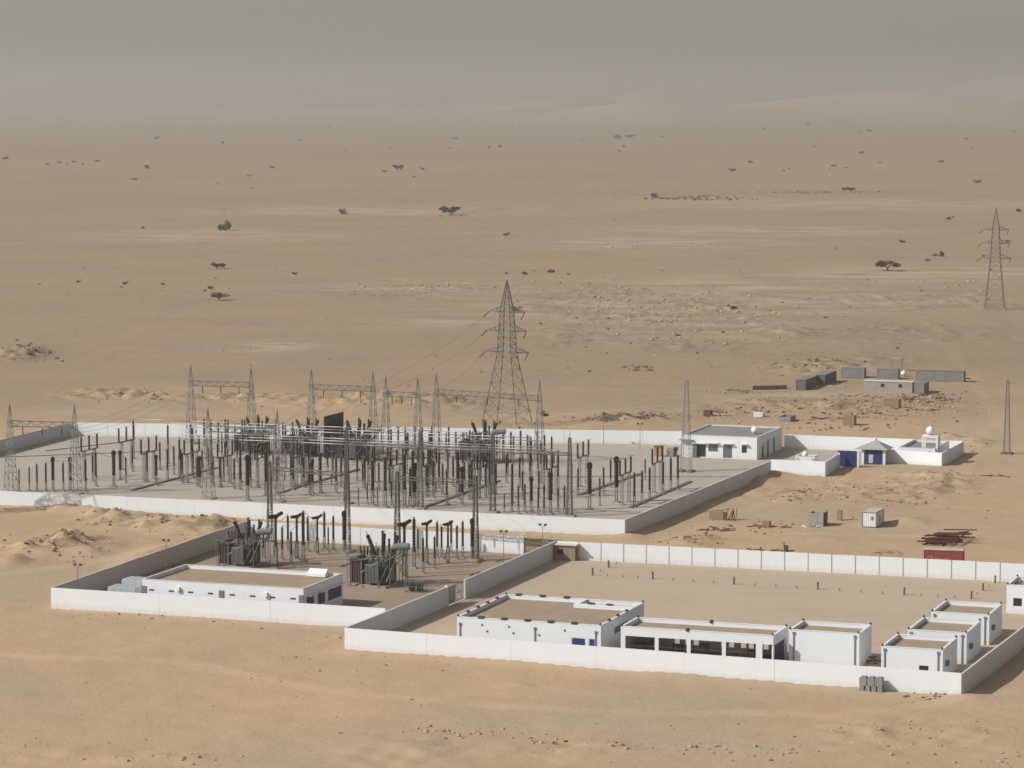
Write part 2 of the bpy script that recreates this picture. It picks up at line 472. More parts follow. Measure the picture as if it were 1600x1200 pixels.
# far ridges: (px, apex row, distance, half width in px, depth)
RIDGES_ = [(1120, 131, 14500, 62, 900), (1010, 140, 14000, 60, 800), (920, 148, 11500, 60, 700), (850, 158, 10500, 70, 700), (1560, 122, 16000, 90, 1000), (1640, 128, 15000, 60, 900),
          (1595, 143, 9500, 40, 500), (1450, 154, 9000, 120, 500), (1250, 158, 9500, 140, 600), (1000, 164, 8700, 120, 500), (560, 148, 17500, 90, 1200), (640, 152, 17000, 70, 1200), (380, 160, 16000, 110, 1200),
          (600, 171, 9500, 150, 500), (300, 176, 9800, 120, 400), (90, 174, 13000, 150, 900), (740, 166, 12000, 90, 800), (1350, 136, 17500, 120, 1000), (1500, 148, 11800, 70, 500)]
RIDGES = [(a, 150 + (b - 150) * 0.72 + 2, c, d * 1.45, e) for a, b, c, d, e in RIDGES_]
EARTH = 2 * 6371000.0
STONY = [P(a, b).to_tuple() + (c, d) for a, b, c, d in [(900, 520, 18, 60), (1000, 500, 34, 70), (1090, 480, 30, 80), (1180, 500, 30, 70), (870, 470, 18, 50), (960, 460, 26, 60), (1080, 540, 26, 30), (1250, 520, 26, 40), (1320, 560, 20, 30),
         (1400, 520, 40, 50), (1500, 470, 60, 60), (640, 455, 26, 40), (700, 450, 26, 40), (560, 622, 20, 10), (200, 620, 16, 10), (390, 624, 16, 10), (660, 626, 20, 12), (1200, 640, 26, 14), (1360, 630, 26, 14), (985, 655, 12, 8),
         (1080, 310, 60, 70), (1250, 302, 80, 80), (80, 855, 6, 8), (120, 852, 6, 8), (240, 818, 12, 6), (320, 826, 10, 6), (1240, 772, 9, 9), (1345, 770, 9, 9), (1440, 760, 9, 12), (1400, 780, 8, 10), (35, 552, 9, 30), (1080, 845, 5, 6)]]
PALE = [P(a, b).to_tuple() + (c, d) for a, b, c, d in [(980, 380, 60, 70), (1060, 378, 60, 60), (680, 450, 50, 40), (950, 480, 50, 80), (1080, 500, 40, 90), (1150, 450, 50, 80), (1320, 470, 60, 50), (1230, 480, 40, 50), (1500, 425, 70, 60),
        (1380, 430, 60, 60), (560, 330, 120, 80), (1300, 320, 160, 110), (1130, 315, 90, 90), (430, 540, 14, 20), (690, 505, 24, 18), (240, 645, 20, 10), (1250, 615, 30, 14), (1450, 1090, 20, 10), (700, 1150, 25, 8), (1000, 1170, 25, 6), (330, 370, 60, 60), (1200, 360, 100, 60)]]
def terrain(x, y):
    """height of the ground; also the masks for pale and stony ground"""
    r = np.hypot(x, y)
    z = 0.30 * fbm(x / 55, y / 55, 3, 3) * np.clip((r - 250) / 150, 0.5, 1)
    z = z + 0.07 * fbm(x / 6, y / 6, 9, 3)
    far = np.clip((y - 760) / 500, 0, 1)
    z = z + far * 1.1 * fbm(x / 260, y / 420, 21, 4)
    z = z + np.clip((y - 2500) / 4000, 0, 1) * 6.0 * fbm(x / 1500, y / 2600, 33, 4)
    ys = np.clip((650 - y) / 100, 0, 1)
    for mx, my, rx, ry, h, ro in MOUNDS:
        d = ((x - mx) / rx) ** 2 + ((y - my) / ry) ** 2
        k = np.nonzero(d < 5)
        g = np.exp(-d[k] * 1.3)
        z[k] += h * g * (1 + ro * 1.25 * fbm(x[k] / 2.2 + mx, y[k] / 2.8, 40, 3))
    st = np.zeros_like(x)
    for sx, sy, _, rx, ry in STONY:
        q = ((x - sx) / rx) ** 2 + ((y - sy) / ry) ** 2
        k = np.nonzero(q < 6)
        st[k] = np.maximum(st[k], np.exp(-q[k]))
    pa = np.zeros_like(x)
    for sx, sy, _, rx, ry in PALE:
        q = ((x - sx) / rx) ** 2 + ((y - sy) / ry) ** 2
        k = np.nonzero(q < 6)
        pa[k] = np.maximum(pa[k], np.exp(-q[k]))
    sc = np.clip(y / 600, 0.6, 2.2)
    k = np.nonzero(st > 0.02)
    xk, yk, sk = x[k], y[k], sc[k]
    z[k] += st[k] * sk * (0.55 * np.maximum(0, fbm(xk / 7.0, yk / 13.0, 51, 3) - 0.1) + 0.1 * fbm(xk / 1.7, yk / 2.0, 57, 2))
    # sand drifted against the outside of the front walls
    for a, b, k in ((A, B, 0.35), (YL, YR, 0.25), (F0, D, 0.25), (B, RC, 0.15), (D, E, 0.45)):
        ds = dist_seg(x, y, a, b)
        j = np.nonzero(ds < 7)
        z[j] += k * np.exp(-(ds[j] / 2.6) ** 2) * (0.6 + 0.6 * vnoise(x[j] / 7, y[j] / 7, 71))
    m = np.zeros(x.shape, bool)
    for p in POLYS.values():
        m |= inside(p, x, y)
    z = np.where(m, -0.06, z)
    rd_ = np.zeros_like(x)
    for px, ay, d, w, dep in RIDGES:
        cx = (px - 800) / FOC * d
        top = CAM_H + d * (150 - ay) / FOC + d * d / EARTH
        q = ((x - cx) / (w / FOC * d)) ** 2 + ((y - d) / dep) ** 2
        k = np.nonzero(q < 9)
        z[k] += top * np.exp(-q[k]) * (1 + 0.10 * fbm(x[k] / 300, y[k] / 500, 81, 3))
        rd_[k] = np.maximum(rd_[k], np.exp(-q[k] * 0.7))
    k = np.nonzero(y > 22000)
    z[k] += np.clip((y[k] - 22000) / 5500, 0, 1) * (165 + 22 * fbm(x[k] / 1400, y[k] / 4000, 91, 3))
    return z - r * r / EARTH, np.maximum(pa, rd_), st, rd_
def gz(x, y):
    return float(terrain(np.array([float(x)]), np.array([float(y)]))[0][0])
def G(px, py):
    """point on the actual ground seen at a pixel"""
    p = P(px, py)
    for _ in range(2):
        p = P(px, py, gz(p.x, p.y))
    return p
def axis_x():
    a = list(np.arange(0, 176, 1.0)); s = 1.0
    while a[-1] < 9000: s *= 1.075; a.append(a[-1] + s)
    a = np.array(a)
    return np.concatenate([-a[:0:-1], a])
def axis_y():
    a = list(np.linspace(-400, 235, 9)) + list(np.arange(250, 760, 0.8)); s = 0.8
    while a[-1] < 1500: s = min(s * 1.012, 4.0); a.append(a[-1] + s)
    while a[-1] < 31000: s = max(s, a[-1] * 0.013); a.append(a[-1] + s)
    return np.array(a)
gx, gy = axis_x(), axis_y()
XX, YY = np.meshgrid(gx, gy)
ZZ, PA, ST, RD = terrain(XX.ravel(), YY.ravel())
nx, ny = len(gx), len(gy)
co = np.stack([XX.ravel(), YY.ravel(), ZZ], 1).astype(np.float32)
i0 = (np.arange(ny - 1)[:, None] * nx + np.arange(nx - 1)[None, :]).ravel()
quads = np.stack([i0, i0 + 1, i0 + nx + 1, i0 + nx], 1).astype(np.int32)
me = bpy.data.meshes.new('desert_ground')
me.vertices.add(len(co)); me.vertices.foreach_set('co', co.ravel())
me.loops.add(quads.size); me.loops.foreach_set('vertex_index', quads.ravel())
me.polygons.add(len(quads)); me.polygons.foreach_set('loop_start', np.arange(0, quads.size, 4, dtype=np.int32))
me.polygons.foreach_set('use_smooth', np.ones(len(quads), bool))
me.update(calc_edges=True)
TRACKS = [[(1365, 735), (1400, 760), (1500, 790), (1620, 800)], [(1320, 738), (1300, 770), (1180, 790), (1050, 836), (700, 815), (380, 830), (150, 880), (-40, 905)], [(-30, 1010), (300, 1040), (760, 1110), (1000, 1120), (1300, 1110), (1640, 1075)], [(1230, 835), (1400, 840), (1620, 830)],
          [(880, 1190), (900, 1150), (960, 1115), (1040, 1105)], [(1365, 735), (1480, 760), (1560, 650), (1500, 560), (1440, 500)], [(-20, 640), (300, 650), (600, 655), (900, 645), (1150, 625), (1500, 632), (1640, 640)]]
TR_ = np.zeros(len(co))
for pl in TRACKS:
    w_ = [P(*q) for q in pl]
    for a_, b_ in zip(w_[:-1], w_[1:]):
        dd = dist_seg(co[:, 0] + 1.6 * vnoise(co[:, 0] / 17, co[:, 1] / 23, 7), co[:, 1] + 3 * vnoise(co[:, 0] / 21, co[:, 1] / 31, 8), a_, b_)
        TR_ = np.maximum(TR_, np.exp(-((dd - 0.9) / 0.55) ** 2) + 0.35 * np.exp(-(dd / 1.6) ** 2))
TR_ = np.clip(TR_, 0, 1) * (0.55 + 0.45 * vnoise(co[:, 0] / 9, co[:, 1] / 14, 6))
pv_ = np.clip((co[:, 1] + 60 * fbm(co[:, 0] / 70, co[:, 1] / 90, 5, 3) - 560) / 240, 0, 1)
PV = pv_ * pv_ * (3 - 2 * pv_) * (1 - 0.9 * RD)
for nm, arr in (('pale', PA), ('stony', ST), ('pavement', PV), ('track', TR_)):
    at = me.attributes.new(nm, 'FLOAT', 'POINT'); at.data.foreach_set('value', arr.astype(np.float32))
me.materials.append(M['sand'])
tag(link('desert_ground', me), kind='structure')

# the compounds' own floors
def sheet(name, poly, z, mat):
    me = bpy.data.meshes.new(name)
    me.from_pydata([(p.x, p.y, z) for p in poly], [], [tuple(range(len(poly)))])
    me.materials.append(mat); me.update()
    return tag(link(name, me), kind='structure')
sheet('switchyard_ground', POLYS['big_yard'], 0.0, M['gravel'])
sheet('transformer_yard_ground', POLYS['small_yard'], 0.0, M['gravel2'])
sheet('compound_ground', POLYS['compound'], 0.0, M['gravel3'])

# the dusty air
hz = MB().box(-9600, 9600, -700, 31900, -110, 260).build('haze', None)
hm = bpy.data.materials.new('dusty_air'); hm.use_nodes = True
hn = hm.node_tree
hn.nodes.remove(hn.nodes['Principled BSDF'])
pv = hn.nodes.new('ShaderNodeVolumePrincipled')
pv.inputs['Color'].default_value = (0.80, 0.81, 0.795, 1)
pv.inputs['Density'].default_value = 0.00015
pv.inputs['Anisotropy'].default_value = 0.6
hn.links.new(pv.outputs[0], hn.nodes['Material Output'].inputs['Volume'])
hz.data.materials.append(hm)
tag(hz, kind='stuff')

# ------------------------------------------------------------------ walls
def wall_run(name, label, p, q, plen, gap=0.05, h=WH, t=0.25, mat='white', post='joint', group=None, rec=0.03, low=-0.4):
    d = flat(q) - flat(p)
    L = d.length
    rz = math.atan2(d.y, d.x)
    n = max(1, round(L / plen))
    s = L / n
    root = thing(name, label, 'wall', flat(p), rz, group)
    pm = MB().box(0, s - gap, -t / 2, t / 2, low, h).mesh('panel', M[mat])
    jm = MB().box(-gap - 0.02, 0.02, -t / 2 + rec, t / 2 - rec, low, h - 0.05).mesh('post', M[post])
    for i in range(n):
        o = link('panel', pm, root, (i * s, random.uniform(-0.012, 0.012), random.uniform(-0.03, 0.02)))
        o.rotation_euler.y = random.uniform(-0.0015, 0.0015)
        if i: link('post', jm, root, (i * s, 0, 0))
    return root
NRM = lambda a, b, k: Vector((-(b - a).y, (b - a).x, 0)).normalized() * k
wall_run('perimeter_wall', 'long white front wall of the large switchyard with streaky shadow at its left', F0, D, 13, 0.03, rec=0.015)
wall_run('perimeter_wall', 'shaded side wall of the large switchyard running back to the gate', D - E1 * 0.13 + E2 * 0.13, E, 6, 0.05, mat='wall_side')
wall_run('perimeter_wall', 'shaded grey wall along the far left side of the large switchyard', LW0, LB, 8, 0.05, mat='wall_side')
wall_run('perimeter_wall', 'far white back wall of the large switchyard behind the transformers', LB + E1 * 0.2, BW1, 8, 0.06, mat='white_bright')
wall_run('perimeter_wall', 'white front wall of the transformer yard in front of the long building', YL, YR - E1 * 0.15, 17, 0.03, rec=0.015)
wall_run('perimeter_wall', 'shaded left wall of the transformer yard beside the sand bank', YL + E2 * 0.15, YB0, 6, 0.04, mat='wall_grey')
wall_run('perimeter_wall', 'white back wall of the transformer yard seen between the breakers', YB0 + E1 * 0.15, YB1, 7, 0.08)
wall_run('perimeter_wall', 'white front wall of the right compound with grey block stack against it', A, B, 12.5, 0.03, rec=0.015)
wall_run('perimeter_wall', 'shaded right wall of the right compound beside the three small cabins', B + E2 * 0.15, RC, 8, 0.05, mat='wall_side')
wall_run('perimeter_wall', 'white back wall of the right compound with regular dark panel joints', RB0 + E1 * 0.3, RC, 3.62, 0.2, rec=0.05)
# the wall between the two lower compounds has a gate in it
gate0 = P(689, 917, WH); gate1 = P(719, 910, WH)
AC = (Cc - A); ACn = AC.normalized()
g0 = A + ACn * ((gate0 - A).dot(ACn)); g1 = g0 + ACn * 7.0
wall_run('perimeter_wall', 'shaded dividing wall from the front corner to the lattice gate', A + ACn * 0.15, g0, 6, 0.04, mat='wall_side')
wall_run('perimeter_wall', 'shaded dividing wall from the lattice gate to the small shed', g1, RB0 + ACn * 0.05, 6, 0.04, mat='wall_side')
gt = thing('yard_gate', 'open white post and lattice gate in the dividing wall', 'gate', flat(g0), math.atan2(ACn.y, ACn.x))
MB().box(0.02, 0.42, -0.2, 0.2, 0, 3.0).build('gate_post', M['white_clean'], gt)
MB().box(0.5, 3.4, -0.06, 0.06, 0.15, 2.7).build('gate_leaf', M['steel_light'], gt)
fr = MB()
for x in (3.6, 6.6): fr.bar((x, 0, 0.1), (x, 0, 2.7), 0.1)
for z in (0.2, 1.4, 2.65): fr.bar((3.6, 0, z), (6.6, 0, z), 0.08)
fr.bar((3.6, 0, 0.2), (6.6, 0, 2.65), 0.06); fr.bar((3.6, 0, 2.65), (6.6, 0, 0.2), 0.06)
lf = fr.build('gate_leaf', M['steel_light'], gt)
bars = MB()
for k in range(1, 14): bars.bar((3.6 + 3 * k / 14, 0, 0.2), (3.6 + 3 * k / 14, 0, 2.65), 0.025)
bars.build('gate_bars', M['steel_light'], lf)
# tan gate at the back corner of the transformer yard
gl = thing('yard_gate', 'tan double gate beside the back corner of the transformer yard', 'gate', flat(YB1) + E1 * 0.3, ANG)
MB().box(-0.25, 0.45, -0.25, 0.25, 0, 3.1).build('gate_post', M['white_clean'], gl)
gw = (flat(RB0) - flat(YB1)).length - 1.2
for k in range(2):
    x0 = 0.55 + k * (gw * 0.5)
    lf = MB().box(x0, x0 + gw * 0.5 - 0.06, -0.05 + k * 0.1, 0.05 + k * 0.1, 0.1, 2.6).build('gate_leaf', M['wood'] if k == 0 else M['concrete'], gl)
    rl = MB()
    for z in (0.5, 1.4, 2.3): rl.box(x0 + 0.05, x0 + gw * 0.5 - 0.12, -0.09 + k * 0.1, -0.053 + k * 0.1, z, z + 0.08)
    rl.build('rail', M['wood_dark'], lf)

# ------------------------------------------------------------------ buildings
def wall_mesh(mb, w, h, t, holes, place, z0=-0.3):
    """upright slab of width w with rectangular holes (x0, x1, z0, z1); place maps (x, depth, z) to local"""
    xs = sorted({0, w, *[a for q in holes for a in q[:2]]})
    zs = sorted({z0, h, *[a for q in holes for a in q[2:]]})
    for xa, xb in zip(xs[:-1], xs[1:]):
        run = None
        cells = []
        for za, zb in zip(zs[:-1], zs[1:]):
            if any(q[0] <= xa and xb <= q[1] and q[2] <= za and zb <= q[3] for q in holes):
                if run: cells.append(run); run = None
            else:
                run = (run[0], zb) if run else (za, zb)
        if run: cells.append(run)
        for za, zb in cells:
            c = [(xa, 0, za), (xb, 0, za), (xb, t, za), (xa, t, za), (xa, 0, zb), (xb, 0, zb), (xb, t, zb), (xa, t, zb)]
            mb.add([place(*q) for q in c], [(0, 3, 2, 1), (4, 5, 6, 7), (0, 1, 5, 4), (1, 2, 6, 5), (2, 3, 7, 6), (3, 0, 4, 7)])
def house(name, label, FL, FR, BL, h, cat='building', front=(), right=(), back=(), left=(), par=0.5, t=0.25, wall='white_clean', roof='roof_sand', corner=True, group=None, origin=None, w=None, d=None):
    o = origin or P(FL[0], FL[1], h)
    w = w or (P(FR[0], FR[1], h) - o).dot(E1)
    d = d or (P(BL[0], BL[1], h) - o).dot(E2)
    root = thing(name, label, cat, flat(o), ANG, group)
    for holes, ww, pl in ((front, w, lambda x, y, z: (x, y, z)),
                          (back, w, lambda x, y, z: (x, d - t + y, z)),
                          (left, d - 2 * t, lambda x, y, z: (y, t + x, z)),
                          (right, d - 2 * t, lambda x, y, z: (w - t + y, t + x, z))):
        mb = MB(); wall_mesh(mb, ww, h, t, list(holes), pl)
        mb.build('wall', M[wall], root)
    MB().box(t - 0.02, w - t + 0.02, t - 0.02, d - t + 0.02, h - par - 0.2, h - par).build('roof', M[roof], root)
    cp = MB()
    e = 0.04
    cp.box(-e, w + e, -e, t + e, h, h + 0.07); cp.box(-e, w + e, d - t - e, d + e, h, h + 0.07)
    cp.box(-e, t + e, t + e, d - t - e, h, h + 0.07); cp.box(w - t - e, w + e, t + e, d - t - e, h, h + 0.07)
    cp.build('coping', M['coping'] if wall != 'white_clean' else M['white_clean'], root)
    if corner:
        cm = MB().lathe((0, 0, 0), (0, 0, 1), [(0.14, 0), (0.16, 0.10), (0.10, 0.24), (0.04, 0.30)], 8).mesh('corner_cap', M['dark_cap'])
        for x, y in ((0.13, 0.13), (w - 0.13, 0.13), (0.13, d - 0.13), (w - 0.13, d - 0.13)):
            link('corner_cap', cm, root, (x, y, h + 0.07))
    return root, w, d
def opening(root, x0, x1, z0, z1, face, w, d, kind='window', mat='glass', frame='pipe', depth=0.14, t=0.25):
    """frame and pane set into a hole; face: f (front) or r (right)"""
    tr = (lambda x, y, z: (x, y, z)) if face == 'f' else (lambda x, y, z: (w - y, t + x, z))
    def bx(mb, a, b, c, e, g, k):
        q = [tr(*v) for v in [(a, c, g), (b, c, g), (b, e, g), (a, e, g), (a, c, k), (b, c, k), (b, e, k), (a, e, k)]]
        mb.add(q, [(0, 3, 2, 1), (4, 5, 6, 7), (0, 1, 5, 4), (1, 2, 6, 5), (2, 3, 7, 6), (3, 0, 4, 7)])
    m1 = MB(); bx(m1, x0, x1, depth, depth + 0.05, z0, z1)
    o = m1.build(kind, M[mat], root)
    m2 = MB(); f = 0.07
    bx(m2, x0, x1, depth - 0.05, depth - 0.003, z1 - f, z1); bx(m2, x0, x1, depth - 0.05, depth - 0.003, z0, z0 + f)
    bx(m2, x0, x0 + f, depth - 0.05, depth - 0.003, z0 + f, z1 - f); bx(m2, x1 - f, x1, depth - 0.05, depth - 0.003, z0 + f, z1 - f)
    if x1 - x0 > 1.4 and kind == 'window':
        xm = (x0 + x1) / 2; bx(m2, xm - 0.03, xm + 0.03, depth - 0.05, depth - 0.003, z0 + f, z1 - f)
    m2.build('frame', M[frame], o)
    return o
def canopy(root, x0, x1, z, face, w, t=0.25, out=0.7):
    m = MB()
    if face == 'f': m.box(x0 - 0.15, x1 + 0.15, -out, -0.003, z, z + 0.14)
    else: m.box(w + 0.003, w + out, t + x0 - 0.15, t + x1 + 0.15, z, z + 0.14)
    return m.build('canopy', M['white_clean'], root)
def drain(root, x, z0, z1, y=-0.09, face='f', w=0):
    m = MB()
    if face == 'f':
        m.box(x - 0.09, x + 0.09, y, -0.004, z0, z1); m.box(x - 0.16, x + 0.16, y - 0.06, -0.004, z1, z1 + 0.28)
    return m.build('drain_pipe', M['pipe'], root)
def at_front(px, py, o, h=0):
    """local (x, z) on a building's front face seen at a pixel"""
    c = Vector((0, 0, CAM_H)); p = P(px, py) - c
    n = Vector((E2.x, E2.y, 0))
    k = (flat(o) - c).dot(n) / p.dot(n)
    q = c + p * k
    return (q - flat(o)).dot(E1), q.z

# main building of the right compound (L-shaped parapet line, dark merlons)
h = 4.1
o = P(714, 964, h)
w0 = (P(935, 980, h) - o).dot(E1); d0 = (P(790, 929, h) - o).dot(E2)
def fx(px, py): return at_front(px, py, o)
bl1 = [fx(893, 994)[0], fx(915, 994)[0], 0.9, 2.35]; bl2 = [fx(920, 996)[0], fx(930, 996)[0], 0.9, 2.35]
rw = [0.30 * (d0 - .5), 0.62 * (d0 - .5), 2.0, 2.9]
mb_, w0, d0 = house('flat_roofed_building', 'white flat roofed building with dark parapet caps and two blue shutters', None, None, None, h, front=[bl1, bl2], right=[rw], origin=o, w=w0, d=d0)
opening(mb_, *bl1, 'f', w0, d0, 'shutter', 'blue', 'white_clean', 0.08)
opening(mb_, *bl2, 'f', w0, d0, 'shutter', 'blue', 'white_clean', 0.08)
lv = opening(mb_, *rw, 'r', w0, d0, 'window', 'glass', 'pipe', 0.12)
slm = MB()
for k in range(5): slm.box(w0 - 0.10, w0 - 0.06, 0.25 + rw[0], 0.25 + rw[1], rw[2] + 0.1 + k * 0.16, rw[2] + 0.16 + k * 0.16)
slm.build('louvre', M['steel_light'], lv)
for px in (719, 836, 931): drain(mb_, fx(px, 985)[0], -0.2, 3.1)
vm = MB().lathe((0, 0.02, 0), (0, -1, 0), [(0.14, 0), (0.14, 0.10), (0.06, 0.16)], 8).mesh('vent', M['pipe'])
for px, py in ((753, 976), (761, 986), (795, 979), (802, 989), (842, 992), (882, 985)):
    x, z = fx(px, py); link('vent', vm, mb_, (x, 0, z))
# merlons: low dark half-drums along the parapet
mer = MB().lathe((-0.5, 0, 0), (1, 0, 0), [(0.10, 0), (0.2, 0.08), (0.22, 0.5), (0.2, 0.92), (0.10, 1.0)], 8).mesh('merlon', M['dark_cap'])
mer2 = MB().lathe((0, -0.32, 0), (0, 1, 0), [(0.12, 0), (0.22, 0.06), (0.22, 0.58), (0.12, 0.64)], 8).mesh('merlon', M['dark_cap'])
for k in range(5): link('merlon', mer, mb_, (w0 * (0.17 + 0.162 * k), 0.12, h + 0.1))
for k in range(4): link('merlon', mer2, mb_, (0.12, d0 * (0.2 + 0.2 * k), h + 0.1))
for k in range(3): link('merlon', mer, mb_, (w0 * (0.10 + 0.175 * k), d0 - 0.12, h + 0.1))
for k in range(2): link('merlon', mer, mb_, (w0 * (0.69 + 0.13 * k), d0 * 0.79, h + 0.1))
for k in range(3): link('merlon', mer2, mb_, (w0 - 0.12, d0 * (0.2 + 0.2 * k), h + 0.1))
# stair head block that breaks the back parapet line
stp = MB().box(w0 * 0.565, w0 * 0.60, d0 * 0.78, d0 - 0.3, h - 0.5, h + 0.06).box(w0 * 0.60, w0 - 0.3, d0 * 0.78, d0 * 0.80 + 0.05, h - 0.5, h + 0.06)
stp.build('inner_parapet', M['white_clean'], mb_)

# open-fronted long building
h = 3.9
o = P(970, 979, h)
wB = (P(1202, 998, h) - o).dot(E1); dB = (P(998, 965, h) - o).dot(E2)
def fb(px, py): return at_front(px, py, o)[0]
bays = [[fb(977, 990), fb(1023, 1000), -0.1, 2.75], [fb(1029, 1000), fb(1073, 1005), -0.1, 2.75], [fb(1079, 1005), fb(1128, 1010), -0.1, 2.75], [fb(1134, 1010), fb(1181, 1015), -0.1, 2.75], [fb(1191, 1015), wB - 0.06, -0.1, 2.75]]
bk = []
for b, ks in ((1, (0.02, 0.40, 0.70)), (2, (0.50, 0.76)), (3, (0.02, 0.28, 0.54, 0.78))):
    for k in ks:
        x = bays[b][0] + (bays[b][1] - bays[b][0]) * k
        bk.append([x, x + 0.72, 0.75, 1.75])
ob, wB, dB = house('open_fronted_building', 'long low white building with four open bays facing the front wall', None, None, None, h, front=bays, back=bk, right=[[dB * 0.05, dB * 0.7, -0.1, 2.6]], origin=o, w=wB, d=dB)
MB().box(0.25, wB - 0.25, 0.25, dB - 0.25, -0.02, 0.06).build('floor', M['concrete'], ob)
MB().box(0.25, wB - 0.25, dB * 0.55, dB * 0.55 + 0.02, 2.9, 3.2).build('beam', M['inside'], ob)
dm = MB().box(wB + 0.01, wB + 0.08, dB * 0.05 + 0.25, dB * 0.7 + 0.25, 0, 2.6)
dm.build('door', M['blue_dark'], ob)
for i, b in enumerate(bays[:4]):
    rm = MB()
    for z in (0.9, 1.5): rm.box(b[0], b[1], 0.10, 0.16, z, z + 0.05)
    for k in range(1, 9): x = b[0] + (b[1] - b[0]) * k / 9; rm.box(x - 0.02, x + 0.02, 0.11, 0.15, 0.05, 1.5)
    rm.build('railing', M['steel_dark'], ob)
link('merlon', mer2, ob, (wB * 0.44, 0.14, h + 0.1)); link('merlon', mer2, ob, (wB * 0.5, dB - 0.14, h + 0.1))
# plant stored in the open bays
for k, (b, fxx, wd, hh) in enumerate(((0, 0.2, 1.2, 1.1), (0, 0.62, 0.9, 1.4), (1, 0.35, 1.3, 1.2), (2, 0.15, 1.1, 1.5), (3, 0.6, 1.2, 1.0))):
    x = bays[b][0] + (bays[b][1] - bays[b][0]) * fxx
    q = flat(o) + E1 * x + E2 * dB * 0.6
    pr = thing('pump_set', ['dark machine standing in the first open bay near its left end', 'taller dark cabinet in the first open bay', 'dark machine in the second open bay', 'tall dark cabinet in the third open bay', 'low dark machine in the fourth open bay'][k], 'machine', flat(q, 0.06), ANG)
    MB().box(-wd / 2, wd / 2, -0.4, 0.4, 0.1, hh).build('housing', M['tank_green'], pr)
    MB().box(-wd / 2 - 0.1, wd / 2 + 0.1, -0.5, 0.5, 0, 0.1).build('base', M['concrete'], pr)
    MB().lathe((0, -0.4, hh * 0.55), (0, -1, 0), [(0.3, 0), (0.3, 0.2), (0.1, 0.3)], 10).build('flange', M['steel'], pr)

# blank block and the cabins
h = 4.4
bb, w, d = house('blank_white_block', 'tall blank white block with two drain pipes beside the open bays', (1233, 984), (1341, 992), (1254, 970), h)
for x in (0.62, w - 0.55): drain(bb, x, -0.2, 3.9)
h = 4.0
CAB = [((1377, 1010), (1472, 1017), (1405, 991), 'small white cabin nearest the front corner with a low dark window'),
       ((1418, 984), (1510, 990), (1444, 965), 'small white cabin in the middle of the row of three'),
       ((1455, 956), (1545, 962), (1480, 939), 'small white cabin at the back of the row of three')]
for k, (a, b, c, lab) in enumerate(CAB):
    o = P(a[0], a[1], h); ww = (P(b[0], b[1], h) - o).dot(E1)
    hole = []
    if k == 0:
        x0, z0 = at_front(1436, 1044, o); x1, _ = at_front(1451, 1044, o)
        hole = [[x0, x1, z0 - 0.5, z0 + 0.35]]
    root, w, d = house('white_cabin', lab, a, b, c, h, front=hole, group='white cabins in a row')
    if hole: opening(root, *hole[0], 'f', w, d)
    for x in (0.45, w - 0.55): drain(root, x, -0.2, 3.5)
    ac = MB().box(w + 0.003, w + 0.35, d * 0.18, d * 0.18 + 0.9, 1.7, 2.35).build('cooling_unit', M['pipe'], root)
    MB().lathe((w + 0.351, d * 0.18 + 0.45, 2.02), (1, 0, 0), [(0.26, 0), (0.26, 0.02), (0.05, 0.03)], 10).build('fan', M['dark_cap'], ac)
# cabin cut by the right edge of the picture
o = P(1573, 914, h)
xa, za = at_front(1583, 947, o); xb, zb = at_front(1597, 935, o)
root, w, d = house('white_cabin', 'white cabin with a dark window at the right edge', (1573, 914), (1655, 921), (1590, 901), h, front=[[xa, xb, za, zb]])
opening(root, xa, xb, za, zb, 'f', w, d)
MB().lathe((1.4, d * 0.4, h - 0.5), (0, 0, 1), [(0.16, 0), (0.16, 0.5), (0.3, 0.55), (0.3, 0.7), (0.1, 0.85)], 8).build('roof_vent', M['pipe'], root)

# long building of the transformer yard
h = 4.3
o = P(222, 905, h)
wl_ = (P(474, 920, h) - o).dot(E1); dl_ = (P(285, 882, h) - o).dot(E2)
vents = []
for px in (237, 268, 298, 329, 363, 395, 426, 458):
    x, z = at_front(px, 921 + (px - 222) * 0.062, o)
    vents.append([x - 0.42, x + 0.42, z - 0.14, z + 0.14])
doors = [[dl_ * 0.06, dl_ * 0.24, 1.2, 2.9], [dl_ * 0.34, dl_ * 0.52, 1.2, 2.9], [dl_ * 0.60, dl_ * 0.94, 1.2, 2.9]]
lb, w, d = house('long_building', 'long flat roofed white building behind the front wall of the transformer yard', None, None, None, h, front=vents, right=doors, origin=o, w=wl_, d=dl_, corner=False, wall='white')
for v in vents: opening(lb, *v, 'f', w, d, 'vent', 'glass', 'pipe', 0.1)
for q in doors: opening(lb, *q, 'r', w, d, 'window', 'blue_dark', 'blue_dark', 0.06); canopy(lb, q[0], q[1], 3.05, 'r', w)
for px in (225, 346, 471):
    x = at_front(px, 925, o)[0]
    MB().box(x - 0.35, x + 0.35, -0.12, -0.003, -0.2, 3.4).build('drain_pipe', M['pipe'], lb)
for px, py in ((279, 920), (416, 929)):
    x, z = at_front(px, py, o)
    MB().box(x - 0.25, x + 0.25, -0.4, -0.003, z - 0.3, z + 0.3).build('wall_lamp', M['tankwhite'], lb)
qx = flat(P(492, 894, 3.9), 0)
un = thing('rooftop_unit', 'white sloping rooftop unit at the back edge of the long building', 'roof unit', flat(o) + E1 * (w * 0.86) + E2 * (d - 1.5) + Vector((0, 0, h - 0.5)), ANG)
un_m = MB(); un_m.add([(-1.4, 0, 0.1), (1.4, 0, 0.1), (1.4, 0.9, 0.1), (-1.4, 0.9, 0.1), (-1.4, 0, 0.55), (1.4, 0, 0.55), (1.4, 0.9, 1.15), (-1.4, 0.9, 1.15)], [(0, 3, 2, 1), (4, 5, 6, 7), (0, 1, 5, 4), (1, 2, 6, 5), (2, 3, 7, 6), (3, 0, 4, 7)])
un_m.build('housing', M['tankwhite'], un)
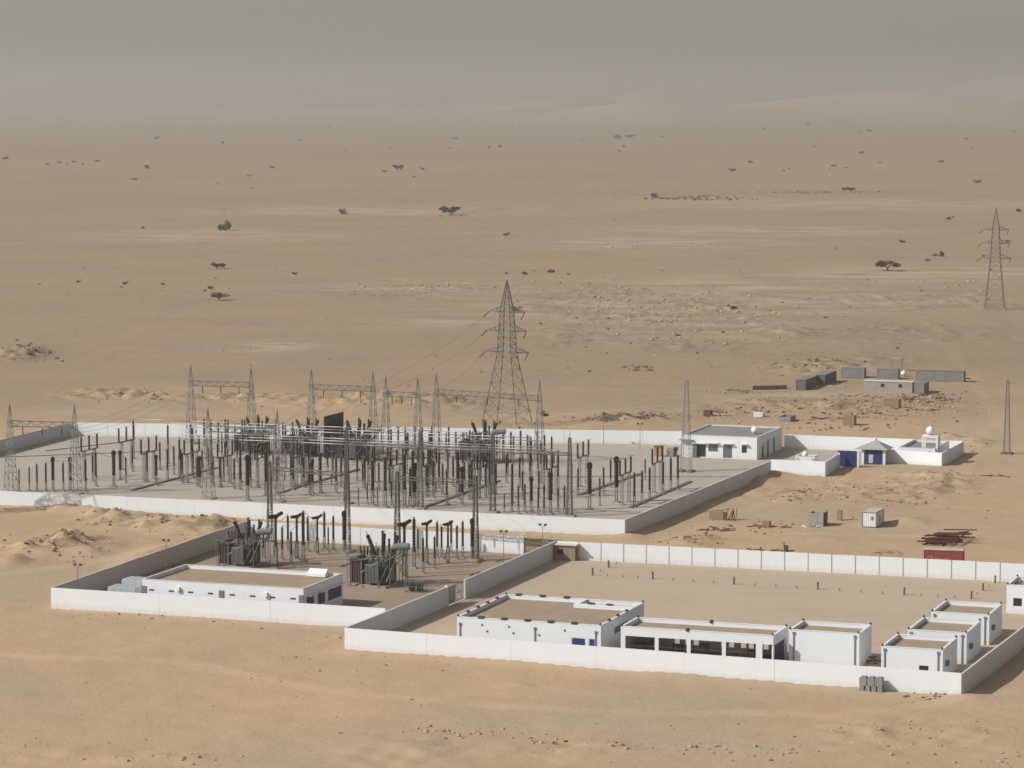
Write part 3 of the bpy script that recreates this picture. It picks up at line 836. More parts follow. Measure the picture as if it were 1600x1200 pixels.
MB().box(-1.3, -1.1, 0, 0.9, 0, 0.1).box(1.1, 1.3, 0, 0.9, 0, 0.1).build('feet', M['steel'], un)
# panelled water tanks at its left end
for k, (px, py, n, lab) in enumerate(((168, 917, 4, 'silver panelled water tank nearer the corner of the transformer yard'), (190, 905, 3, 'silver panelled water tank half hidden behind another tank'))):
    q = P(px, py, 2.7)
    tk = thing('water_tank', lab, 'tank', flat(q), ANG)
    pm = MB().box(0.02, 1.06, -0.03, 0.03, 0.02, 1.2).mesh('panel', M['silver'])
    MB().box(0.02, n * 1.08, 0.035, 3.0, 0.2, 2.66).build('tank_body', M['silver'], tk)
    for i in range(n):
        for j in range(2): link('panel', pm, tk, (i * 1.08, 0, 0.2 + j * 1.22))
    MB().box(0, n * 1.08 + 0.02, 0, 3.0, 0, 0.2).build('base', M['concrete'], tk)
    for i in range(n): MB().box(i * 1.08 + 0.05, i * 1.08 + 1.03, 0.1, 2.9, 2.663, 2.72).build('lid', M['silver'], tk)

# control building by the gate
h = 4.5
o = P(1066, 679, h)
wc = (P(1183, 683.5, h) - o).dot(E1); dc = (P(1225, 667.5, h) - P(1183, 683.5, h)).dot(E2)
def fc(x0, y0, x1, y1):
    a, zb = at_front(x0, y0, o); b, _ = at_front(x1, y0, o); _, za = at_front(x1, y1, o)
    return [a, b, max(za, -0.1), zb]
fd = [fc(1083, 694, 1103, 714), fc(1107, 694, 1122, 706), fc(1130, 695, 1144, 716), fc(1159, 696, 1167, 708)]
rd = [[dc * 0.18, dc * 0.26, -0.1, 2.4], [dc * 0.38, dc * 0.46, -0.1, 2.9], [dc * 0.62, dc * 0.70, -0.1, 2.9]]
cb, wc, dc = house('control_building', 'white control building with grey roof and a white ball tank on top', None, None, None, h, front=fd, right=rd, origin=o, w=wc, d=dc, par=0.22, roof='roof_grey', corner=False, wall='white')
opening(cb, *fd[0], 'f', wc, dc, 'door', 'glass', 'shutter'); opening(cb, *fd[1], 'f', wc, dc, 'window', 'shutter', 'pipe'); opening(cb, *fd[2], 'f', wc, dc, 'door', 'shutter', 'pipe'); opening(cb, *fd[3], 'f', wc, dc)
MB().box(fd[0][0] - 0.0, fd[0][0] + 0.9, -0.5, -0.05, 0, fd[0][3] * 0.95).build('door_leaf', M['shutter'], cb)
for q in fd: canopy(cb, q[0], q[1], q[3] + 0.25, 'f', wc)
for q in rd: opening(cb, *q, 'r', wc, dc, 'door', 'shutter', 'pipe'); canopy(cb, q[0], q[1], q[3] + 0.2, 'r', wc)
MB().box(-0.5, 2.4, -0.9, 2.0, 3.4, 3.55).build('porch_roof', M['roof_grey'], cb)
def ball_tank(label, loc, r=0.9):
    t = thing('ball_tank', label, 'tank', loc, 0)
    prof = [(r * math.sin(math.pi * k / 10) + (0.02 if k in (0, 10) else 0), r * 0.92 - r * 0.92 * math.cos(math.pi * k / 10)) for k in range(11)]
    MB().lathe((0, 0, 0.12), (0, 0, 1), prof, 16).build('tank_body', M['tankwhite'], t, True)
    MB().lathe((0, 0, 0), (0, 0, 1), [(r * 0.6, 0), (r * 0.6, 0.16)], 12).build('stand', M['concrete'], t)
    MB().lathe((0, 0, 0.1 + r * 1.82), (0, 0, 1), [(r * 0.28, 0), (r * 0.28, 0.16), (0.05, 0.2)], 12).build('lid', M['tankwhite'], t)
    return t
ball_tank('white ball tank on the roof of the control building', flat(P(1179, 677, 4.4), 4.28), 0.72)

# guard building, blue gates and pavilion by the entrance
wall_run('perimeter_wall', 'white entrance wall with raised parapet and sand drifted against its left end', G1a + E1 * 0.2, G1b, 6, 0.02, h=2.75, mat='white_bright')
wall_run('perimeter_wall', 'short shaded wall from the entrance corner to the open blue gate', G1b + E2 * 0.13, G1c, 5, 0.02, h=2.75)
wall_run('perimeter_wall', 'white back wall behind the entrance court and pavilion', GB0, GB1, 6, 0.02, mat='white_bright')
gh = 3.3
o = P(1243, 712.5, gh)
gr, w, d = house('guard_house', 'low white guard house with grey roof built against the entrance wall', None, None, None, gh, origin=o, w=(P(1273, 713.5, gh) - o).dot(E1), d=3.6, par=0.5, roof='roof_grey', corner=False, wall='white')
for x in (0.35, w - 0.35): MB().lathe((x, 0.02, gh - 0.45), (0, -1, 0), [(0.10, 0), (0.10, 0.35)], 8).build('spout', M['pipe'], gr)
ball_tank('white ball tank on the roof of the guard house', flat(o, gh - 0.5) + E1 * 1.5 + E2 * 1.4, 0.62)
q = flat(P(1307, 730))
bgx = thing('entrance_gate', 'tall blue entrance gate standing open beside white posts', 'gate', q, ANG)
bw = (flat(P(1328, 727)) - q).length
MB().box(0.25, bw - 0.2, -0.06, 0.06, 0.15, 3.3).build('gate_leaf', M['blue'], bgx)
ribs = MB()
for k in range(9): x = 0.4 + (bw - 0.75) * k / 8; ribs.box(x - 0.03, x + 0.03, -0.10, -0.063, 0.2, 3.25)
ribs.build('rib', M['blue_dark'], bgx)
MB().box(0.55, 0.9, -1.3, -0.95, 0, 3.0).build('gate_post', M['white_clean'], bgx)
MB().box(bw - 0.16, bw + 0.2, -0.18, 0.18, 0, 3.35).build('gate_post', M['white_clean'], bgx)
pvq = flat(P(1346, 725.5)); pw = (flat(P(1382, 727.5)) - pvq).length
pav = thing('gate_pavilion', 'blue doored gate pavilion under a grey pyramid roof', 'pavilion', pvq, ANG)
for x in (0, pw - 0.5):
    MB().box(x, x + 0.5, 0, 0.5, 0, 3.1).build('pillar', M['white_clean'], pav)
MB().box(0, 0.5, 3.3, 3.8, 0, 3.1).build('pillar', M['white_clean'], pav); MB().box(pw - 0.5, pw, 3.3, 3.8, 0, 3.1).build('pillar', M['white_clean'], pav)
dr = MB().box(0.52, pw - 0.52, 0.15, 0.25, 0.05, 3.0).build('door', M['blue'], pav)
MB().box(pw * 0.30, pw * 0.48, 0.11, 0.147, 0.3, 2.0).build('wicket', M['silver'], dr)
rf = MB(); e = 0.6
rf.add([(-e - 0.6, -e, 3.0), (pw + e, -e, 3.0), (pw + e, 3.8 + e, 3.0), (-e - 0.6, 3.8 + e, 3.0), (-e - 0.6, -e, 3.12), (pw + e, -e, 3.12), (pw + e, 3.8 + e, 3.12), (-e - 0.6, 3.8 + e, 3.12), (pw * 0.52, 1.9, 4.7)],
       [(0, 3, 2, 1), (0, 1, 5, 4), (1, 2, 6, 5), (2, 3, 7, 6), (3, 0, 4, 7), (4, 5, 8), (5, 6, 8), (6, 7, 8), (7, 4, 8)])
rfo = rf.build('roof', M['tile_roof'], pav)
MB().lathe((pw * 0.52, 1.9, 4.66), (0, 0, 1), [(0.16, 0), (0.18, 0.2), (0.04, 0.45)], 8).build('finial', M['concrete'], rfo)
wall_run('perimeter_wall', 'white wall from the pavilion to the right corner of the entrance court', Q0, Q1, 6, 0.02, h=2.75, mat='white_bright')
wall_run('perimeter_wall', 'shaded end wall of the entrance court with a dark shadow beside it', Q1 + E2 * 0.13, Q2, 6, 0.02, h=2.75)
gh = 3.2
o = P(1404, 699, gh)
st, w, d = house('store_building', 'white store with grey roof at the right end of the entrance court', None, None, None, gh, origin=o + E2 * 0.3, w=(P(1459, 702, gh) - o).dot(E1), d=(P(1428, 686, gh) - o).dot(E2) * 0.92, par=0.45, roof='roof_grey', corner=False, wall='white')
for x in (0.3, w * 0.45, w * 0.85): MB().lathe((x, 0.02, gh - 0.6), (0, -1, 0), [(0.10, 0), (0.10, 0.45)], 8).build('spout', M['pipe'], st)
q = flat(o, gh - 0.45) + E1 * (w * 0.62) + E2 * 0.8
fr = thing('tank_stand', 'white four legged concrete stand on the store roof', 'stand', q, ANG)
for x, y in ((0, 0), (2.8, 0), (0, 2.2), (2.8, 2.2)): MB().box(x, x + 0.35, y, y + 0.35, 0, 2.5).build('leg', M['white_clean'], fr)
MB().box(-0.05, 3.2, -0.05, 2.6, 2.5, 2.9).build('slab', M['white_clean'], fr)
ball_tank('white ball tank on the four legged stand', q + E1 * 1.4 + E2 * 1.2 + Vector((0, 0, 2.9)), 0.85)
# shed in the far corner of the right compound
q = P(866, 875)
sh = thing('shed', 'small tan shed with pale flat roof in the far corner of the right compound', 'shed', flat(q), ANG)
hm_ = MB(); wall_mesh(hm_, 3.4, 2.4, 0.12, [[0.4, 1.5, 0.9, 1.8]], lambda x, y, z: (x, y, z)); hm_.build('wall', M['wood'], sh)
MB().box(0, 3.4, 2.7, 2.82, -0.2, 2.4).build('wall', M['wood'], sh); MB().box(0, 0.12, 0.12, 2.7, -0.2, 2.4).build('wall', M['wood'], sh)
hm_ = MB(); wall_mesh(hm_, 2.58, 2.4, 0.12, [[0.5, 1.1, 0.9, 1.9], [1.4, 2.0, 0.9, 1.9]], lambda x, y, z: (3.28 + y, 0.12 + x, z)); hm_.build('wall', M['wood'], sh)
MB().box(-0.25, 3.7, -0.3, 3.1, 2.4, 2.55).build('roof', M['coping'], sh)
MB().box(0.4, 1.5, 0.06, 0.08, 0.9, 1.8).build('window', M['glass'], sh)
# ------------------------------------------------------------------ switchyard equipment
CP, SP = math.cos(PITCH), math.sin(PITCH)
def on_line(pt, px, d=None):
    """slide along E1 from pt until the photo column px is reached"""
    d = d or E1
    k = (px - 800.0) / FOC
    s = (k * (pt.y * CP + (CAM_H - pt.z) * SP) - pt.x) / (d.x - k * d.y * CP)
    return pt + d * s
def sheds(L, rc=0.12, rs=0.20, pitch=0.34):
    n = max(3, int(L / pitch)); pr = []
    for k in range(n):
        z = L * k / n; p = L / n
        pr += [(rc, z), (rs, z + p * 0.35), (rs * 0.96, z + p * 0.55), (rc, z + p * 0.9)]
    pr.append((rc, L))
    return pr
def support_mesh(h, w=0.30, b=0.07):
    m = MB()
    for x in (-1, 1):
        for y in (-1, 1): m.bar((x * w / 2, y * w / 2, 0), (x * w / 2, y * w / 2, h), b)
    n = max(2, int(h / 0.7))
    for k in range(n):
        z0 = h * k / n; z1 = h * (k + 1) / n; s = 1 if k % 2 else -1
        m.bar((-s * w / 2, -w / 2, z0), (s * w / 2, -w / 2, z1), b * 0.6); m.bar((w / 2, -s * w / 2, z0), (w / 2, s * w / 2, z1), b * 0.6)
    m.box(-w * 0.75, w * 0.75, -w * 0.75, w * 0.75, h, h + 0.08)
    return m
def post(name, cat, hs, hi, rc=0.12, rs=0.20, head=None, mat_s='steel', tip=0.3):
    t = thing(name, 'post', cat)
    support_mesh(hs).build('support', M[mat_s], t)
    MB().box(-0.4, 0.4, -0.4, 0.4, -0.1, 0.14).build('footing', M['concrete'], t)
    MB().lathe((0, 0, hs + 0.08), (0, 0, 1), sheds(hi, rc, rs), 8).build('insulator', M['insul'], t)
    c = MB()
    if head: c.lathe((0, 0, hs + 0.08 + hi), (0, 0, 1), [(0.2, 0), (head, 0.15), (head, 0.75), (0.15, 0.95)], 10)
    else: c.lathe((0, 0, hs + 0.08 + hi), (0, 0, 1), [(0.12, 0), (0.12, 0.16), (0.05, tip)], 6)
    c.build('terminal', M['insul'] if head else M['steel'], t)
    t['h'] = hs + 0.08 + hi + (0.95 if head else tip)
    return Proto(t)
PR_POST = post('post_insulator', 'insulator', 2.0, 4.0, 0.16, 0.25)
PR_CT = post('instrument_transformer', 'transformer', 2.0, 3.2, 0.24, 0.34, head=0.38)
PR_ARR = post('surge_arrester', 'arrester', 1.4, 3.6, 0.13, 0.20)
PR_BAR = post('busbar_support', 'insulator', 3.8, 3.8, 0.15, 0.23)
def put(pr, px, base, top, label, group, rz=ANG):
    h = hpx(base, top)
    return pr.place(flat(P(px, base)), rz, label, group, h / pr.root['h'])
ORD = ('first', 'second', 'third', 'fourth', 'fifth', 'sixth', 'seventh', 'eighth', 'ninth', 'tenth', 'eleventh', 'twelfth', 'thirteenth', 'fourteenth', 'fifteenth', 'sixteenth', 'seventeenth', 'eighteenth', 'nineteenth', 'twentieth',
       'twenty-first', 'twenty-second', 'twenty-third', 'twenty-fourth', 'twenty-fifth', 'twenty-sixth', 'twenty-seventh', 'twenty-eighth', 'twenty-ninth', 'thirtieth')
def put_row(pr, items, label, group):
    """each one is told apart by its place from the left"""
    n = len(items)
    for k, (px, b, t) in enumerate(sorted(items)):
        put(pr, px, b, t, label + ', ' + (ORD[k] + ' from the left' if k < n / 2 or n < 8 else ORD[n - 1 - k] + ' from the right'), group)
lab_l = 'dark post insulator on a steel support in the left bay'
put_row(PR_POST, ((30, 767, 731), (46, 766, 728), (58, 768, 723), (72, 768, 721), (99, 768, 721), (134, 769, 715), (145, 752, 708), (150, 760, 705), (197, 755, 713), (207, 737, 695), (230, 752, 702), (250, 734, 689)), lab_l, 'post insulators in the left bay')
put_row(PR_CT, ((83, 768, 713), (110, 768, 713), (178, 761, 703), (188, 750, 703), (244, 759, 710)), 'thick dark instrument transformer in the left bay', 'instrument transformers in the left bay')
lab_m = 'dark post insulator in the middle bays'
put_row(PR_POST, ((285, 755, 705), (302, 740, 700), (316, 745, 702), (344, 762, 712), (356, 740, 700), (376, 752, 700), (402, 745, 700), (416, 775, 702), (455, 762, 700), (484, 775, 720), (501, 770, 705), (468, 738, 697), (436, 742, 700),
                 (520, 748, 704), (533, 762, 710), (326, 742, 698), (272, 742, 696), (262, 750, 700), (331, 757, 710), (366, 764, 714), (427, 752, 703), (512, 738, 699)), lab_m, 'post insulators in the middle bays')
put_row(PR_CT, ((387, 782, 710), (488, 771, 716), (312, 762, 712)), 'thick dark instrument transformer in the middle bays', 'instrument transformers in the middle bays')
lab_f = 'thin dark surge arrester close behind the front wall'
put_row(PR_ARR, ((560, 790, 760), (574, 788, 752), (590, 792, 760), (612, 791, 749), (624, 793, 752), (641, 793, 728), (698, 788, 731), (668, 770, 728), (788, 801, 770), (800, 799, 760), (810, 803, 756), (820, 801, 754), (841, 805, 758), (850, 805, 756), (872, 801, 760), (882, 805, 756)), lab_f, 'surge arresters along the front wall')
lab_c = 'dark post insulator between the dark gantry columns'
put_row(PR_POST, ((582, 790, 715), (592, 766, 720), (602, 793, 710), (632, 793, 705), (645, 778, 700), (673, 742, 702), (686, 764, 704), (708, 760, 710), (715, 780, 702), (726, 764, 720), (750, 758, 716), (765, 772, 720), (791, 754, 708), (737, 782, 715), (677, 778, 716),
                 (612, 765, 712), (570, 764, 712), (558, 752, 706), (700, 748, 706), (741, 748, 706), (812, 762, 712), (828, 750, 704)), lab_c, 'post insulators between the gantry columns')
put_row(PR_CT, ((830, 801, 744), (860, 803, 736), (648, 792, 722), (722, 790, 728)), 'thick dark instrument transformer near the gantry columns', 'instrument transformers near the gantry columns')
lab_r = 'dark post insulator in the right bay'
put_row(PR_POST, ((903, 776, 730), (937, 790, 745), (943, 775, 728), (991, 793, 736), (1003, 787, 733), (1008, 750, 716), (1015, 782, 728), (1036, 773, 719), (1048, 767, 713), (1059, 764, 709), (954, 762, 716), (893, 768, 722)), lab_r, 'post insulators in the right bay')
put_row(PR_CT, ((921, 796, 721), (963, 785, 712)), 'thick dark instrument transformer in the right bay', 'instrument transformers in the right bay')
lab_b = 'dark insulator in the row along the back wall'
BACK = []
for k in range(60):
    px = 322 + k * 9.1 + (k * 37 % 7) - 3
    if 496 < px < 512: continue
    b = 697 + (px - 300) * 0.043 + (k % 3) * 3.5
    BACK.append((px, b, b - 45 - (k * 7 % 5)))
put_row(PR_POST, BACK, lab_b, 'insulators along the back wall')
EX = [(283 + k * 21.3 + (k * 13 % 9), 748 + k * 0.9 + (k * 29 % 17), 700 + k * 0.9 + (k * 11 % 12)) for k in range(28)]
put_row(PR_POST, EX, 'dark insulator in the scattered row across the yard centre', 'insulators across the yard centre')
BACK2 = [(300 + k * 23.5, 716 + k * 1.05 + (k % 2) * 4, 677 + k * 1.05 + (k * 5 % 7)) for k in range(24)]
put_row(PR_POST, BACK2, 'dark insulator in the second row from the back wall', 'insulators in the second row from the back')

# three-pole disconnectors: a beam along E2 on two supports with three insulators
def disconnector():
    t = thing('disconnector', 'x', 'disconnector')
    sm = support_mesh(5.2, 0.4, 0.09).mesh('support', M['steel_light'])
    for y in (-2.1, 2.1): link('support', sm, t, (0, y, 0))
    fm = MB().box(-0.45, 0.45, -0.45, 0.45, -0.1, 0.15).mesh('footing', M['concrete'])
    for y in (-2.1, 2.1): link('footing', fm, t, (0, y, 0))
    MB().box(-0.12, 0.12, -3.5, 3.5, 5.29, 5.5).build('beam', M['steel'], t)
    im = MB().lathe((0, 0, 5.5), (0, 0, 1), sheds(2.6, 0.14, 0.22), 8).mesh('insulator', M['insul'])
    am = MB().bar((-0.6, 0, 8.15), (0.7, 0, 8.3), 0.09).mesh('contact_arm', M['steel'])
    for y in (-3.2, 0, 3.2):
        link('insulator', im, t, (0, y, 0)); link('contact_arm', am, t, (0, y, 0))
    return Proto(t)
DS = disconnector()
for k, (px, py) in enumerate(((140, 747), (198, 732), (233, 751), (300, 752), (352, 758), (410, 760), (470, 757), (620, 772), (672, 772), (755, 776), (863, 777), (911, 758), (977, 787), (1027, 768))):
    DS.place(flat(P(px, py)), ANG, 'three pole disconnector on a raised beam, ' + ORD[k] + ' from the left in the switchyard',
             'disconnectors in the ' + ('left bay' if k < 3 else 'middle bays' if k < 7 else 'gantry bays' if k < 10 else 'right bay'))

# pale tubular busbars and their supports
for k, (yy, x0, x1) in enumerate(((668, 208, 770), (672.5, 262, 830), (677, 300, 845), (686, 330, 850), (690, 300, 862), (694.5, 280, 872))):
    c = P(545, yy, 8.0)
    a = on_line(c, x0); b = on_line(c, x1)
    L = (b - a).length
    bb_ = thing('busbar', ('pale tubular busbar crossing the switchyard, ' + ('farthest', 'second farthest', 'third farthest', 'third nearest', 'second nearest', 'nearest')[k] + ' of six'), 'busbar', a, ANG, 'tubular busbars')
    n = int(L / 11)
    for i in range(n):
        MB().bar((i * L / n + 0.04, 0, 0), ((i + 1) * L / n - 0.04, 0, 0), 0.18, n=8).build('tube', M['alu'], bb_, True)
    cm = MB().lathe((-0.2, 0, 0), (1, 0, 0), [(0.13, 0), (0.13, 0.4)], 8).mesh('clamp', M['steel_light'])
    for i in range(n + 1): link('clamp', cm, bb_, (i * L / n, 0, 0))
    for i in range(n + 1):
        q = a + E1 * (i * L / n)
        PR_BAR.place(flat(q), ANG, 'tall support under the ' + ('farthest', 'second farthest', 'third farthest', 'third nearest', 'second nearest', 'nearest')[k] + ' pale busbar, ' + ORD[i] + ' from the left', 'busbar supports', 7.85 / PR_BAR.root['h'])

# lattice towers of the line gantries
def lattice_parts(t, lev, legw, brw, mat, xbr=True):
    """four legs through the levels (z, half width x, half width y) and their bracing"""
    for sx in (-1, 1):
        for sy in (-1, 1):
            m = MB()
            for (z0, a0, b0), (z1, a1, b1) in zip(lev[:-1], lev[1:]): m.bar((sx * a0, sy * b0, z0), (sx * a1, sy * b1, z1), legw)
            m.build('leg', M[mat], t)
    m = MB()
    for k, ((z0, a0, b0), (z1, a1, b1)) in enumerate(zip(lev[:-1], lev[1:])):
        for s in (-1, 1):
            if xbr:
                m.bar((-a0, s * b0, z0), (a1, s * b1, z1), brw); m.bar((a0, s * b0, z0), (-a1, s * b1, z1), brw)
                m.bar((s * a0, -b0, z0), (s * a1, b1, z1), brw); m.bar((s * a0, b0, z0), (s * a1, -b1, z1), brw)
            else:
                e = 1 if k % 2 else -1
                m.bar((-e * a0, s * b0, z0), (e * a1, s * b1, z1), brw); m.bar((s * a0, -e * b0, z0), (s * a1, e * b1, z1), brw)
            m.bar((-a1, s * b1, z1), (a1, s * b1, z1), brw); m.bar((s * a1, -b1, z1), (s * a1, b1, z1), brw)
    m.build('bracing', M[mat], t)
def gantry_tower():
    t = thing('gantry_tower', 'x', 'tower')
    n = 11
    lev = [(13.2 * k / n, 0.95 - 0.62 * k / n, 0.95 - 0.62 * k / n) for k in range(n + 1)]
    lattice_parts(t, lev, 0.10, 0.065, 'steel_light', False)
    m = MB()
    for s in (-1, 1):
        for e in (-1, 1): m.bar((s * 0.33, e * 0.33, 13.2), (0, 0, 16.4), 0.1)
    for z, w in ((14.2, 0.23), (15.2, 0.12)):
        m.bar((-w, -w, z), (w, w, z), 0.06); m.bar((-w, w, z), (w, -w, z), 0.06)
    m.bar((0, 0, 16.3), (0, 0, 17.0), 0.07)
    m.build('peak', M['steel_light'], t)
    MB().box(-1.2, 1.2, -1.2, 1.2, -0.1, 0.2).build('footing', M['concrete'], t)
    return Proto(t)
GT = gantry_tower()
GPOS = {}
GL = {17: 'lattice gantry tower at the far left edge near the front wall', 118: 'lattice gantry tower second from the left near the front wall', 326: 'lattice gantry tower third from the left near the front wall', 434: 'lattice gantry tower fourth from the left near the front wall',
      299: 'lattice gantry tower, first from the left in the far row', 393: 'lattice gantry tower, second from the left in the far row', 487: 'lattice gantry tower beside the dark fire wall', 583: 'lattice gantry tower, fourth from the left in the far row',
      682: 'lattice gantry tower just left of the large pylon', 843: 'lattice gantry tower just right of the large pylon', 603: 'lattice gantry tower of the closer pair, left one', 653: 'lattice gantry tower of the closer pair, right one'}
for px, py in ((17, 769), (118, 772), (326, 779), (434, 784), (299, 693), (393, 696), (487, 700), (583, 704), (682, 709), (843, 722), (603, 713), (653, 716)):
    q = flat(P(px, py)); GPOS[px] = q
    GT.place(q, ANG, GL[px], 'lattice gantry towers')
def lattice_beam(name, label, a, b, w=0.5, legw=0.09, brw=0.08, mat='steel', step=1.0):
    d = b - a; L = d.length
    t = thing(name, label, 'beam', a, math.atan2(d.y, d.x))
    m = MB()
    for y in (-w, w):
        for z in (-w, w): m.bar((0, y, z), (L, y, z), legw)
    m.build('chord', M[mat], t)
    m = MB(); n = max(2, int(L / step))
    for k in range(n):
        x0, x1 = L * k / n, L * (k + 1) / n; e = 1 if k % 2 else -1
        for s in (-w, w): m.bar((x0, s, -e * w), (x1, s, e * w), brw); m.bar((x0, -e * w, s), (x1, e * w, s), brw)
    m.build('bracing', M[mat], t)
    sm = MB().lathe((0, 0, 0), (0, 0, -1), sheds(1.5, 0.05, 0.13, 0.25), 6).mesh('insulator_string', M['insul'])
    for k in (0.2, 0.5, 0.8): link('insulator_string', sm, t, (L * k, 0, -w))
    return t
up = Vector((0, 0, 12.6))
for a, b, lab in ((17, 118, 'lattice gantry beam between the two leftmost towers near the front wall'), (326, 434, 'lattice gantry beam between the third and fourth towers near the front wall'), (299, 393, 'lattice gantry beam of the left pair in the far row'), (487, 583, 'lattice gantry beam right of the dark fire wall in the far row'),
                  (603, 653, 'short lattice gantry beam of the closer pair of towers'), (682, 843, 'long lattice gantry beam passing behind the large pylon')):
    lattice_beam('gantry_beam', lab, GPOS[a] + up, GPOS[b] + up)

# heavy dark battened columns with a beam, in the large yard and in the transformer yard
def column(H):
    t = thing('gantry_column', 'x', 'column')
    n = 13
    lev = [(H * k / n, 0.46 - 0.27 * k / n, 0.34 - 0.17 * k / n) for k in range(n + 1)]
    lattice_parts(t, lev, 0.14, 0.07, 'steel_mid', False)
    MB().bar((0, 0, H - 0.1), (0, 0, H + 1.3), 0.12, 0.05).build('spike', M['steel_mid'], t)
    MB().box(-1.0, 1.0, -0.8, 0.8, -0.1, 0.3).build('footing', M['concrete'], t)
    return Proto(t)
KC = column(13.6)
KP = {}
for px, py, lab in ((542, 787, 'dark gantry column of the large yard, leftmost of four behind the front wall'), (657, 795, 'dark gantry column of the large yard, second from left behind the front wall'), (770, 801, 'dark gantry column of the large yard, third from left behind the front wall'), (890, 807, 'dark gantry column of the large yard, rightmost of four behind the front wall'),
                    (422, 850, 'dark gantry column behind the left transformer'), (543, 862, 'dark gantry column at the front of the white wall, left of the right transformer'), (621, 868, 'dark gantry column behind the right transformer'), (743, 876, 'dark gantry column at the right end of the transformer yard')):
    q = flat(P(px, py)); KP[px] = q
    KC.place(q, ANG, lab, 'dark gantry columns', (1, 1, 1) if py < 810 else (1, 1, 0.98))
for a, b, z, lab in ((542, 657, 10.8, 'dark gantry beam between the first and second large yard columns'), (657, 770, 10.8, 'dark gantry beam between the second and third large yard columns'), (770, 890, 10.8, 'dark gantry beam between the third and fourth large yard columns'),
                     (422, 543, 12.3, 'dark gantry beam over the left breakers of the transformer yard'), (621, 743, 12.3, 'dark gantry beam over the right breakers of the transformer yard')):
    lattice_beam('gantry_beam', lab, KP[a] + Vector((0, 0, z)), KP[b] + Vector((0, 0, z)), 0.26, 0.10, 0.06, 'steel_mid', 0.8)

# power pylons
def pylon(label, loc, rz, H, base, group='power pylons'):
    t = thing('power_pylon', label, 'pylon', loc, rz, group)
    z = [0, 0.10, 0.20, 0.295, 0.385, 0.465, 0.51, 0.555, 0.60, 0.65, 0.70, 0.75, 0.785, 0.83, 0.875, 0.92, 0.96, 0.992]
    def hw(q): return base / 2 * (1 - q / 0.49) + 1.65 * (q / 0.49) if q < 0.49 else (1.65 + (1.15 - 1.65) * (q - 0.49) / 0.29 if q < 0.78 else 1.15 * (1 - (q - 0.78) / 0.215) + 0.05)
    lev = [(H * q, hw(q), hw(q)) for q in z]
    lattice_parts(t, lev, 0.18, 0.08, 'steel')
    for q, a in ((0.50, 5.2), (0.645, 4.8), (0.775, 4.3)):
        for s in (-1, 1):
            m = MB(); w = hw(q); zt = H * q + 1.3
            for e in (-1, 1):
                m.bar((s * w, e * w, H * q), (s * a, 0, H * q + 0.15), 0.2); m.bar((s * w, e * w * 0.9, zt), (s * a, 0, H * q + 0.2), 0.15)
                for k in (0.25, 0.5, 0.75):
                    x = s * (w + (a - w) * k); y = e * w * (1 - k)
                    m.bar((x, y, H * q + 0.1 * k), (x, y * 0.95, zt - (zt - H * q - 0.2) * k), 0.11)
            for k in (0.2, 0.4, 0.6, 0.8):
                x = s * (w + (a - w) * k); y = w * (1 - k); m.bar((x, -y, H * q), (s * (w + (a - w) * (k - 0.2)), w * (1.2 - k), H * q), 0.05)
            arm = m.build('cross_arm', M['steel'], t)
            MB().lathe((s * (a - 0.1), 0, H * q + 0.1), (-0.75 * (1 if s < 0 else 0.2), -0.5, -0.8), sheds(1.9, 0.05, 0.14, 0.22), 6).build('insulator_string', M['insul'], arm)
    for x in (-1, 1):
        for y in (-1, 1): MB().box(x * base / 2 - 0.6, x * base / 2 + 0.6, y * base / 2 - 0.6, y * base / 2 + 0.6, -0.6, 0.45).build('footing', M['concrete'], t)
    return t
pq = P(792, 663)
pylon('large steel lattice power pylon standing behind the switchyard', Vector((pq.x, pq.y, gz(pq.x, pq.y))), R(-24), 32.3, 8.6)
pf = G(1554, 484)
pylon('distant steel lattice power pylon on the plain at the right', pf, R(-14), 34.8, 6.6)
po = Vector((-106.0, 512.0, 0))
pylon('steel lattice power pylon left of the picture that throws its shadow on the front wall', Vector((po.x, po.y, gz(po.x, po.y))), R(-30), 32.5, 8.0)
def mast(name, label, loc, H, base, top, mat='steel_light', n=16, arm=None):
    t = thing(name, label, 'mast', loc, ANG)
    lev = [(H * 0.93 * k / n, (base + (top - base) * k / n) / 2, (base + (top - base) * k / n) / 2) for k in range(n + 1)]
    lattice_parts(t, lev, 0.075, 0.035, mat)
    MB().bar((0, 0, H * 0.92), (0, 0, H), 0.16, 0.05).build('spike', M[mat], t)
    for s in (-1, 1): MB().box(s * base / 2 - 0.5, s * base / 2 + 0.5, -base / 2 - 0.5, base / 2 + 0.5, -0.3, 0.3).build('footing', M['concrete_dark'], t)
    if arm: MB().bar((-0.3, 0, H * arm), (1.1, 0, H * arm), 0.12).bar((0.9, 0, H * arm), (0.9, 0, H * arm - 0.4), 0.08).build('arm', M[mat], t)
    return t
mast('lattice_mast', 'pale lattice mast in front of the control building', flat(P(1072, 737)), 19.0, 1.9, 0.5, n=20)
mast('lattice_mast', 'narrow dark lattice pole standing alone near the right edge', G(1573, 709), 16.0, 1.25, 0.4, 'steel', 18, 0.9)

